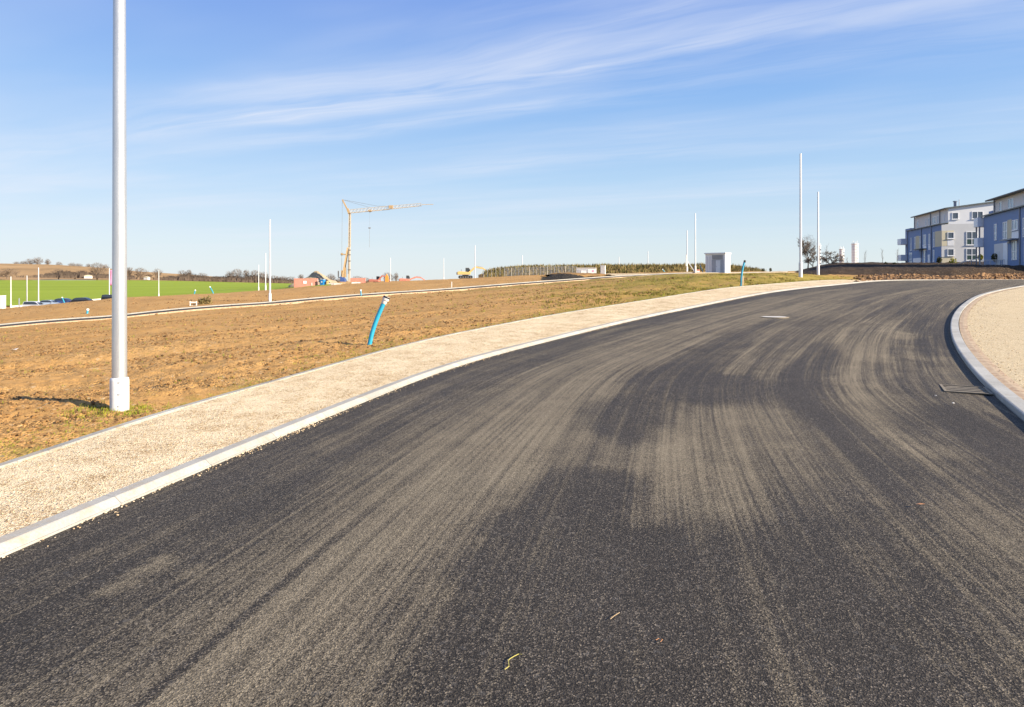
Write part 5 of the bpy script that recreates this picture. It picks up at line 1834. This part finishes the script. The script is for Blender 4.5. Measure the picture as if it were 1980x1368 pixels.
car_at('silver van with dark windows parked leftmost below the crest', 69, 583, 138, 1.86, R(4), 'car_silver', 'van', 1.0)
car_at('pale blue car parked between the silver van and the dark blue car', 98, 580.5, 140, 1.5, R(3), 'car_pale', 'hatch', 1.0)
car_at('dark blue car parked behind the leaning turquoise pipe', 127, 577, 142, 1.5, R(5), 'car_blue', 'hatch', 1.02)
car_at('black car parked right of the dark blue car', 164, 575.5, 142, 1.5, R(5), 'car_black', 'hatch', 1.1)
car_at('black upright car half hidden behind the thick near post', 216, 570, 146, 1.86, R(8), 'car_black', 'van', .86)
# low pale wall line behind the cars
a_, b_ = P(20, 594, 156), P(245, 575.5, 170)
mb = MB(); mb.bar((0, 0, -.1), tuple(b_ - a_ + Vector((0, 0, -.1))), .25, .7)
o = mb.build('low_wall', M['offwhite']); o.location = a_; tag(o, 'low pale kerb wall behind the parked cars', 'wall')

# ------------------------------------------------------------------ white towers on the right skyline
def tower(px, py, d, w_, h_, label, seed):
    root = thing('white_tower', label, 'tower', P(px, py, d), R(18), 'pale towers on the skyline')
    mb = MB(); mb.tube([(0, 0, -6), (0, 0, h_)], w_ / 2, 8); mb.build('shaft', M['tower'], root)
    mb = MB()
    for k in range(1, 9):
        mb.tube([(0, 0, h_ * k / 9 - .06), (0, 0, h_ * k / 9 + .06)], w_ / 2 + .05, 8)
    mb.build('panel_joint', M['hut_grey'], root)
    mb = MB(); mb.tube([(0, 0, h_ + .01), (0, 0, h_ + .35)], w_ / 2 + .25, 8); mb.build('cornice', M['tower'], root)
    for k in range(5):
        mb = MB(); a = k * 1.26 + seed; mb.tube([(math.cos(a) * w_ * .35, math.sin(a) * w_ * .35, h_ + .35), (math.cos(a) * w_ * .35, math.sin(a) * w_ * .35, h_ + 1.5 + .5 * (k % 2))], .12, 5)
        mb.build('antenna', M['rail'], root)
    for k in range(6):
        a = R(-80); r_ = w_ / 2 * .93
        mb = MB(); mb.box((math.cos(a) * r_, math.sin(a) * r_, h_ * (.12 + .145 * k)), (.6, .16, .9)); mb.build('window', M['glass'], root)
    return root


tower(1627.5, 522, 380, 2.5, 11.2, 'shorter pale tower on the skyline right of the small bare tree', 1)
tower(1653, 520, 380, 3.4, 13.6, 'taller pale tower with antennas on the skyline left of the flats', 2)
tower(1585, 522, 420, 1.3, 14.5, 'thin pale tower half hidden behind the shorter lamp post', 3)


# ------------------------------------------------------------------ blocks of flats
class Flat:
    def __init__(self, label, origin, rz):
        self.r = thing('apartment_block', label, 'apartment block', origin, rz, 'blue and grey blocks of flats')

    def part(self, name, mat, fn, bevel=0, parent=None):
        mb = MB(); fn(mb); return mb.build(name, M[mat], parent or self.r, bevel=bevel)

    def win(self, plane, at, a0, a1, z0, z1, mull=0, split=None, glass='glass', sill=True, panel=None):
        """window on a wall plane: 'x' faces -x at x=at, 'y' faces -y at y=at; a = coordinate along the wall"""
        f = .09
        def bx(mb, p0, p1, q0, q1, d0, d1):
            if plane == 'x':
                mb.b(at - d1, at - d0, p0, p1, q0, q1)
            else:
                mb.b(p0, p1, at - d1, at - d0, q0, q1)
        def fr(mb):
            bx(mb, a0, a1, z0, z0 + f, .004, .06); bx(mb, a0, a1, z1 - f, z1, .004, .06)
            bx(mb, a0, a0 + f, z0 + f, z1 - f, .004, .06); bx(mb, a1 - f, a1, z0 + f, z1 - f, .004, .06)
            for k in range(mull):
                c = a0 + (a1 - a0) * (k + 1) / (mull + 1); bx(mb, c - .05, c + .05, z0 + f, z1 - f, .006, .058)
            if split:
                s = z0 + (z1 - z0) * split; bx(mb, a0 + f, a1 - f, s - .05, s + .05, .005, .056)
        w_ = self.part('window', 'frame', fr)
        zp = z0 + (z1 - z0) * split if (split and panel) else z0
        self.part('pane', glass, lambda mb: bx(mb, a0 + f, a1 - f, zp + f * .8, z1 - f, .004, .025), parent=w_)
        if panel:
            self.part('lower_panel', panel, lambda mb: bx(mb, a0 + f, a1 - f, z0 + f, zp - .05, .004, .03), parent=w_)
        if sill:
            self.part('sill', 'frame', lambda mb: bx(mb, a0 - .1, a1 + .1, z0 - .07, z0 - .003, .004, .13), parent=w_)
        return w_

    def panel(self, name, mat, plane, at, a0, a1, z0, z1, d=.022):
        if plane == 'x':
            return self.part(name, mat, lambda mb: mb.b(at - d, at - .003, a0, a1, z0, z1))
        return self.part(name, mat, lambda mb: mb.b(a0, a1, at - d, at - .003, z0, z1))

    def down(self, x, y, z0, z1):
        self.part('downpipe', 'downpipe', lambda mb: mb.tube([(x, y, z0), (x, y, z1)], .075, 8))

    def railing(self, pts, h=1.0, every=.35, name='railing'):
        def f(mb):
            for a, b in zip(pts[:-1], pts[1:]):
                a, b = Vector(a), Vector(b)
                mb.bar(a + Vector((0, 0, h)), b + Vector((0, 0, h)), .06); mb.bar(a + Vector((0, 0, .15)), b + Vector((0, 0, .15)), .04)
                n = max(2, int((b - a).length / every))
                for k in range(n + 1):
                    p = a.lerp(b, k / n); mb.bar(p, p + Vector((0, 0, h)), .07 if k % 4 == 0 else .028)
        return self.part(name, 'rail', f)


BR = -math.atan2(.315, .949)
# ---- building at the left (facade runs away from the viewer; gable faces the viewer)
A = Flat('blue, grey and white block of flats whose light grey gable faces the road', (69.2, 110, 4.43), R(-13.9))
LA, WA, HB, HU = 17.0, 11.0, 6.0, 8.55
A.part('facade_wall', 'blue_wall', lambda mb: mb.b(0, .35, .0, LA, -3, HB))
A.part('gable_wall', 'grey_wall', lambda mb: mb.b(.003, WA, -.02, .4, -3, HB - .002))
A.part('gable_wall', 'white_wall', lambda mb: mb.prism([(.95, HB), (WA, HB), (WA, HU + 1.2), (.95, HU - .05)], -.022, .3))
A.part('upper_wall', 'upper_wall', lambda mb: mb.b(.953, 1.2, .302, LA - .8, HB - .2, HU - .1))
A.part('core_wall', 'grey_wall', lambda mb: mb.b(1.2, WA, .4, LA, -3, HB + .3))
A.part('rear_wing', 'blue_wall', lambda mb: mb.b(.5, 6, LA + .003, LA + 3.0, -3, HB + .6))
A.part('roof', 'roof', lambda mb: mb.prism([(.55, HU - .08), (WA + .4, HU + 1.28), (WA + .4, HU + 1.46), (.55, HU + .10)], -.35, LA - .3))
A.part('gutter', 'roof', lambda mb: mb.tube([(.50, -.35, HU + .0), (.50, LA - .3, HU + .0)], .10, 8))
A.part('terrace_roof', 'roof', lambda mb: mb.prism([(-.28, HB + .003), (1.0, HB + .14), (1.0, HB + .26), (-.28, HB + .13)], -.12, LA + .2))
A.part('chimney', 'downpipe', lambda mb: (mb.tube([(3.2, 3.6, HU + .3), (3.2, 3.6, HU + 1.35)], .22, 10), mb.tube([(3.2, 3.6, HU + 1.36), (3.2, 3.6, HU + 1.5)], .32, 10), mb.tube([(3.7, 3.3, HU + .4), (3.7, 3.3, HU + 1.7)], .06, 6)))
# gable openings
A.panel('wall_panel', 'cream', 'y', -.02, .02, 1.75, 2.5, 4.95)
A.win('y', -.045, .84, 1.78, 3.65, 4.7)
A.panel('wall_panel', 'white_wall', 'y', -.043, .84, 1.78, 2.52, 3.5, .012)
A.win('y', -.045, .84, 1.78, .9, 2.03)
A.panel('wall_panel', 'cream', 'y', -.02, .02, 1.78, -.9, .75)
A.win('y', -.022, 3.52, 5.1, 2.6, 4.75, 1, .46, panel='blackout')
A.win('y', -.022, 3.52, 5.1, .15, 2.05, 1, .45, panel='blackout')
A.win('y', -.024, 1.5, 2.42, 6.75, 7.85)
A.win('y', -.024, 4.3, 5.9, 6.75, 7.95, 1)
A.win('y', -.022, 7.4, 9.0, 2.6, 4.75, 1, .46, panel='blackout')
# facade openings
A.panel('wall_panel', 'cream', 'x', 0, .05, 2.9, 2.45, 5.0)
for y0, y1, z0, z1, mu in ((3.1, 3.6, 2.5, 4.9, 0), (5.1, 5.8, 3.0, 4.8, 0), (7.1, 8.4, 3.0, 4.8, 1), (9.8, 10.3, 2.4, 4.7, 0), (12.5, 13.0, 2.4, 4.7, 0), (14.6, 15.2, 2.4, 4.7, 0),
                           (3.1, 3.7, .1, 2.0, 0), (7.4, 8.3, .0, 2.2, 0), (14.4, 15.9, -.4, 2.0, 1)):
    A.win('x', 0, y0, y1, z0, z1, mu, .5 if z1 - z0 > 1.9 else None, 'pale_glass')
A.panel('wall_panel', 'balcony', 'x', 0, 5.0, 5.95, 2.1, 2.9); A.panel('wall_panel', 'balcony', 'x', 0, 7.0, 8.5, 2.0, 2.9)
A.panel('wall_panel', 'cream', 'x', 0, 10.5, 12.4, 2.3, 4.8)
A.part('door', 'frame', lambda mb: mb.b(-.06, -.004, 5.2, 6.1, -.9, 1.3))
A.panel('wall_panel', 'balcony', 'x', 0, 9.0, 13.8, -.9, .9)
A.part('porch_roof', 'roof', lambda mb: mb.b(-1.0, -.004, 6.8, 10.7, 2.3, 2.42))
for y0, y1 in ((1.3, 1.7), (4.1, 4.7), (5.4, 7.0), (8.3, 8.9), (9.8, 10.4), (14, 14.8)):
    A.win('x', .953, y0, y1, HB + .45, HB + 1.75, 1 if y1 - y0 > 1.2 else 0, None, 'pale_glass', False)
for y_ in (4.4, 9.3, 16.7):
    A.down(-.09, y_, -2, HB)
for y_ in (3.4, 7.7, 16.0):
    A.down(.84, y_, HB + .2, HU)
for zz in (.6, 3.6):
    A.part('balcony', 'balcony', lambda mb: (mb.b(-.9, .48, LA + .6, LA + 2.8, zz, zz + .15), mb.b(-.92, -.86, LA + .6, LA + 2.8, zz + .15, zz + 1.1), mb.b(-.86, .48, LA + .6, LA + .66, zz + .15, zz + 1.1)))
A.win('x', .5, LA + .6, LA + 1.8, 2.0, 4.4, 0, .5, 'pale_glass')
A.railing([(-.9, 8.6, -1.1), (-.9, 13, -1.2)], .9)

# ---- building at the right, nearer; facade runs towards the viewer
B = Flat('nearer blue block of flats with pale upper storey and balconies at its left end', (61.5, 89, 3.7), BR)
LB = 18.0
B.part('facade_wall', 'blue_wall', lambda mb: mb.b(0, .35, -LB, 0, -3, HB))
B.part('end_wall', 'blue_wall', lambda mb: mb.b(.352, 11, -.35, -.002, -3, HB))
B.part('upper_wall', 'upper_wall', lambda mb: mb.b(.95, 1.3, -LB, -.35, HB - .3, 8.0))
B.part('upper_end_wall', 'white_wall', lambda mb: mb.prism([(1.302, HB - .2), (11, HB - .2), (11, 9.2), (1.302, 8.0)], -.7, -.352))
B.part('core_wall', 'grey_wall', lambda mb: mb.b(1.3, 11, -LB, -.72, -3, HB + .2))
B.part('roof', 'roof', lambda mb: mb.prism([(.35, 8.0), (11.4, 9.35), (11.4, 9.55), (.35, 8.2)], -LB - .5, .25))
B.part('gutter', 'roof', lambda mb: mb.tube([(.3, -LB, 8.08), (.3, .25, 8.08)], .11, 8))
B.part('terrace_roof', 'roof', lambda mb: mb.prism([(-.3, HB + .003), (1.0, HB + .14), (1.0, HB + .28), (-.3, HB + .15)], -LB, .15))
B.part('end_wall', 'grey_wall', lambda mb: mb.b(-.002, 11.002, -LB - .3, -LB - .003, -3, HB - .01))
B.part('rear_wing', 'blue_wall', lambda mb: mb.b(1.0, 5.5, .0, 1.5, -3, HB + .8))
for s0, s1, z0, z1, mu in ((3.95, 4.8, 2.7, 4.75, 0), (6.9, 8.3, 2.7, 4.75, 1), (9.8, 11.6, 3.55, 4.75, 1), (13.0, 15.0, 2.6, 4.75, 1),
                           (9.7, 11.3, .1, 2.35, 1), (13.4, 15.6, -.2, 2.1, 1)):
    B.win('x', 0, -s1, -s0, z0, z1, mu, .45 if z1 - z0 > 1.5 else None, 'pale_glass', z1 - z0 < 1.5)
B.panel('wall_panel', 'cream', 'x', 0, -9.6, -8.3, 2.6, 4.9); B.panel('wall_panel', 'balcony', 'x', 0, -11.7, -9.62, 2.55, 3.4)
B.panel('wall_panel', 'upper_wall', 'x', 0, -8.4, -3.9, .2, 2.25); B.panel('wall_panel', 'balcony', 'x', -.024, -8.4, -7.0, -.6, 2.22)
B.panel('wall_panel', 'grey_wall', 'x', -.024, -5.9, -4.6, -.5, 1.3)
B.part('porch_roof', 'downpipe', lambda mb: mb.b(-.9, -.004, -12, -8.6, 2.4, 2.55))
B.part('wall_lamp', 'lamp_lens', lambda mb: mb.tube([(-.2, -9.2, 2.1), (-.2, -9.2, 2.3)], .14, 10))
for s0, s1 in ((2.6, 3.5), (5.5, 7.4), (10.4, 13.4)):
    B.win('x', .95, -s1, -s0, HB + .45, HB + 1.65, 1 if s1 - s0 > 1.2 else 0, None, 'pale_glass', False)
B.down(-.09, -12.2, -2, HB); B.down(-.09, -17.8, -2, HB); B.down(.86, -1.0, HB + .2, 8)
# balconies at the far end
for zz in (2.1, 4.75):
    B.part('balcony', 'balcony', lambda mb: (mb.b(-.62, 1.0, .15, 1.7, zz, zz + .16), mb.b(-.64, -.58, .15, 1.7, zz + .16, zz + 1.2), mb.b(-.58, 1.0, .15, .21, zz + .16, zz + 1.2)))
for y_ in (.3, 1.55):
    B.part('balcony_post', 'downpipe', lambda mb: mb.b(-.45, -.32, y_ - .07, y_ + .07, -3, 4.75))
B.panel('wall_panel', 'cream', 'x', 1.0, .1, 1.4, -1, 1.9)
# ramps, railings and steps
B.railing([(-1.6, -4.2, -.9), (-1.6, -12.4, -1.05)], 1.15, .45)
B.railing([(-1.7, 8.5, -1.3), (-1.6, 3.5, -.9), (-1.5, -3.6, -.45)], 1.0, .9)
B.railing([(-3.2, 7.5, -1.5), (-3.0, 2.2, -1.3)], 1.0, .9)
B.part('ramp', 'concrete', lambda mb: mb.bar((-.9, 9, -1.75), (-.9, -3.6, -.75), 1.2, .3))
B.part('porch_slab', 'concrete', lambda mb: mb.b(-1.8, -.006, -12.5, -4.0, -1.5, -.95))
B.part('steps', 'concrete', lambda mb: [mb.b(-2.6 + .01 * k, -.01 - .003 * k, -17 + .35 * k, -12.6, -2.2 + .25 * k, -1.95 + .25 * k) for k in range(5)])

# ------------------------------------------------------------------ scattered stuff: clods, sparse grass, plants on the bank
import bmesh as _bm


def ico_arrays():
    bm = _bm.new(); _bm.ops.create_icosphere(bm, subdivisions=1, radius=1)
    V = np.array([v.co[:] for v in bm.verts]); Fi = np.array([[l.vert.index for l in f.loops] for f in bm.faces]); bm.free()
    return V, Fi


IV, IF = ico_arrays()


def scatter_lumps(name, pts, size, mat, flat=.65, seed=1):
    r = np.random.default_rng(seed); n = len(pts)
    sz = size(r, n)[:, None, None]
    ang = r.uniform(0, 6.28, n)
    jit = 1 + r.uniform(-.38, .38, (n, len(IV), 1))
    V = IV[None] * jit * np.stack([r.uniform(.7, 1.4, n), r.uniform(.7, 1.2, n), r.uniform(flat * .7, flat * 1.3, n)], 1)[:, None, :]
    c, s = np.cos(ang)[:, None], np.sin(ang)[:, None]
    V = np.stack([V[..., 0] * c - V[..., 1] * s, V[..., 0] * s + V[..., 1] * c, V[..., 2]], -1) * sz
    V = V + np.asarray(pts)[:, None, :]
    Fa = (IF[None] + (np.arange(n) * len(IV))[:, None, None]).reshape(-1, 3)
    return npmesh(name, V.reshape(-1, 3), Fa, mat, False)


def ground_h(x, y):
    """height of the ground mesh including its relief"""
    fu_ = x * ca + y * sa; fv_ = -x * sa + y * ca
    d = dist_to(x, y, simp)
    rl = .20 * (fnoise(fu_ * .12, fv_ * .75, 3, 1) - .5) + .08 * (fnoise(x * 1.3, y * 1.3, 4, 3) - .5) + .06 * (fnoise(x * 5.5, y * 5.5, 3, 5) - .5)
    rl *= np.clip(d / .9, 0, 1) * np.clip((y - 1) / 3, 0, 1)
    return gz(x, y) + rl - .02 * np.exp(-d / .3), d


def sample_soil(n, lo, hi, seed, px0=-250, px1=1750, key=None):
    r = np.random.default_rng(seed)
    y = np.exp(r.uniform(math.log(lo), math.log(hi), n)); px = r.uniform(px0, px1, n); x = (px - CX) / F * y
    ok = ~inside(x, y, poly)
    x, y = x[ok], y[ok]
    z, d = ground_h(x, y)
    return x, y, z, d, r


x, y, z, d, r = sample_soil(70000, 5, 75, 5)
fu_ = x * ca + y * sa; fv_ = -x * sa + y * ca
dens = fnoise(fu_ * .10, fv_ * .55, 4, 4) * .86 + fnoise(x * .9, y * .9, 3, 6) * .5
k = (dens + r.uniform(-.10, .10, len(x)) > .715) & (d > .10)
pts = np.stack([x, y, z], 1)[k]
o = scatter_lumps('soil_clods', pts, lambda r, n: (.009 + .022 * r.random(n) ** 2.6) * np.clip((pts[:, 1] / 9) ** .62, .7, 3.0), M['clod'])
stuff(o, 'loose ochre clods strewn over the bare soil', 'clods')
# row of bigger lumps in front of the dark bank
r = np.random.default_rng(9); n = 5200
px = r.uniform(1625, 2500, n); lo_ = far_kerb_depth(px) + 1.1; hi_ = np.maximum(far_kerb_depth(px) + 5.2, 63.0); px = np.where(r.random(n) < np.clip((px - 1640) / 90, 0, 1) * (.35 + fnoise(px * .05, px * 0, 2, 3)) * 1.3, px, px + 900)
yy = lo_ + (hi_ - lo_) * r.random(n) ** .8
xx = (px - CX) / F * yy
t_ = (yy - lo_) / (hi_ - lo_)
zz = gz(xx, yy) + np.interp(t_, [0, .3, 1], [.0, .06, .24]) * np.interp(px, [1620, 1760], [0, 1]) * (.6 + .8 * fnoise(px * .03, yy * .4, 3, 2))
o = scatter_lumps('soil_lumps', np.stack([xx, yy, zz], 1), lambda r, n: .06 + .15 * r.random(n) ** 2.4, M['clod2'], .8, 4)
stuff(o, 'rough row of brown soil lumps between the far kerb and the dark bank', 'clods')


def blades(name, x, y, z, r, h, w, mat, per=5, lean=.5):
    n = len(x); m = n * per
    X = np.repeat(x, per) + r.normal(0, 1, m) * np.repeat(h, per) * .45; Y_ = np.repeat(y, per) + r.normal(0, 1, m) * np.repeat(h, per) * .45
    Z = np.repeat(z, per) - .01; H = np.repeat(h, per) * r.uniform(.5, 1.25, m); W_ = np.repeat(w, per)
    a = r.uniform(0, 6.28, m); la = r.uniform(0, 6.28, m); ll = r.uniform(0, lean, m)
    bx, by = np.cos(a) * W_ / 2, np.sin(a) * W_ / 2
    tx, ty = np.cos(la) * ll * H, np.sin(la) * ll * H
    V = np.stack([np.stack([X - bx, Y_ - by, Z], 1), np.stack([X + bx, Y_ + by, Z], 1), np.stack([X + tx * .4 + bx * .6, Y_ + ty * .4 + by * .6, Z + H * .6], 1), np.stack([X + tx, Y_ + ty, Z + H], 1)], 1)
    Fa = np.arange(m * 4).reshape(m, 4)
    return npmesh(name, V.reshape(-1, 3), Fa, mat, False)


x, y, z, d, r = sample_soil(60000, 5, 60, 15)
vg = np.clip(((x / y * F + CX) - 850) / 450, 0, 1) * np.exp(-np.abs(np.log(y / 46)) * 1.1)
prob = .8 * np.exp(-d / .7) + .9 * vg + .05
prob = prob * np.clip((fnoise(x * 1.6, y * 1.6, 4, 2) - .38) * 4.5, 0, 1.3)
k = (r.random(len(x)) < prob) & (d > .06)
x, y, z = x[k], y[k], z[k]
sc = np.clip((y / 9) ** .6, .7, 3)
o = blades('sparse_grass', x, y, z, r, (.022 + .03 * r.random(len(x))) * sc, .006 * sc, M['grassy'])
stuff(o, 'sparse yellow green grass sprouting along the pavement edge and verge', 'grass')
# denser tuft round the foot of the near post
c = near_post.location; r = np.random.default_rng(3); n = 260
a = r.uniform(0, 6.28, n); q = .10 + np.abs(r.normal(0, .22, n)); x = c.x + np.cos(a) * q * 1.5; y = c.y + np.sin(a) * q * .8
z, d = ground_h(x, y)
o = blades('grass_tuft', x, y, z, r, np.full(n, .05), np.full(n, .007), M['grassy'], 4)
tag(o, 'ragged green tuft of grass round the white sleeve of the near post', 'grass')

# loose gravel: stones standing proud of the pavement, spilt on the kerb and gathered in the gutter
r = np.random.default_rng(33); n = 9000
sv = r.uniform(4, 24, n) ; tq_ = r.random(n)
wo_ = np.interp(sv, Ls, Wo)
on = lambda c, k, s: np.interp(s, Ls, c[:, k])
ac_ = .14 + (wo_ - .16) * tq_
x = on(Lc, 0, sv) - on(Ln, 0, sv) * ac_; y = on(Lc, 1, sv) - on(Ln, 1, sv) * ac_
k = (y > 3.2) & ((tq_ > .02) | (r.random(n) < .5))
z = gz(x, y) + .060 + .018 * (fnoise(x * 2.2, y * 2.2, 4, 3) - .5)
pts = np.stack([x, y, z], 1)[k]
o = scatter_lumps('loose_gravel', pts, lambda r, n: .0022 + .0042 * r.random(n) ** 2, M['grit'], .7, 8)
stuff(o, 'loose pale stones lying on the gravel pavement beside the outer kerb', 'gravel')
n = 5200; sv = r.uniform(4, 40, n); off_ = np.abs(r.normal(0, .05, n)) + .006
k = fnoise(sv * .9, sv * 0, 4, 2) + r.uniform(-.2, .2, n) > .42
x = on(Lc, 0, sv) + on(Ln, 0, sv) * off_; y = on(Lc, 1, sv) + on(Ln, 1, sv) * off_
o = scatter_lumps('gutter_grit', np.stack([x, y, gz(x, y) + .008], 1)[k], lambda r, n: .003 + .006 * r.random(n) ** 2, M['grit'], .6, 9)
stuff(o, 'fine pale grit gathered along the foot of the outer kerb', 'grit')
n = 6000; sv = r.uniform(0, Rs[-1], n); onr = lambda c, k: np.interp(sv, Rs, c[:, k]); off_ = .385 + np.abs(r.normal(0, .5, n)) - .06
x = onr(Rc, 0) + onr(Rn, 0) * off_; y = onr(Rc, 1) + onr(Rn, 1) * off_; k = (y > 5) & (y < 30)
o = scatter_lumps('loose_gravel', np.stack([x, y, gz(x, y) + .064], 1)[k], lambda r, n: .004 + .008 * r.random(n) ** 1.6, M['grit'], .7, 10)
stuff(o, 'loose tan stones along the inner edge of the gravel island', 'gravel')
# rough weeds on the verge
x, y, z, d, r = sample_soil(26000, 17, 58, 51, 1000, 1640)
pxv = x / y * F + CX
dn = fnoise(x * .55, y * .55, 4, 5)
k = (d > .5) & (r.random(len(x)) < np.clip((dn - .50) * 5, 0, .8) * np.clip((pxv - 1000) / 220, 0, 1) * np.clip((y - 20) / 10, 0, 1))
x, y, z = x[k], y[k], z[k]
o = blades('verge_weeds', x, y, z, r, r.uniform(.04, .12, len(x)), np.full(len(x), .035), M['weeds'], 5, .9)
stuff(o, 'low rough olive weeds on the verge behind the gravel pavement', 'weeds')

# plants on the low bank
r = np.random.default_rng(21); n = 5200
px = r.uniform(938, 1475, n); yy = r.uniform(154, 181, n); xx = (px - CX) / F * yy
row = np.abs(((yy - 154) / 3.2) % 1 - .5) < .30
zz = hedgez(px, xx, yy)
xx, yy, zz, px = xx[row], yy[row], zz[row], px[row]
o = blades('bank_plants', xx, yy, zz, r, r.uniform(.4, 1.0, len(xx)), np.full(len(xx), .16), M['dry'], 5, .5)
stuff(o, 'rows of dry brown and olive young plants on the low bank', 'plants')
kk = r.random(len(xx)) < .28
o = blades('bank_plants', xx[kk], yy[kk], zz[kk], r, r.uniform(.3, .8, kk.sum()), np.full(kk.sum(), .2), M['evergreen'], 6, .7)
stuff(o, 'dark green young plants among the dry rows on the low bank', 'plants')
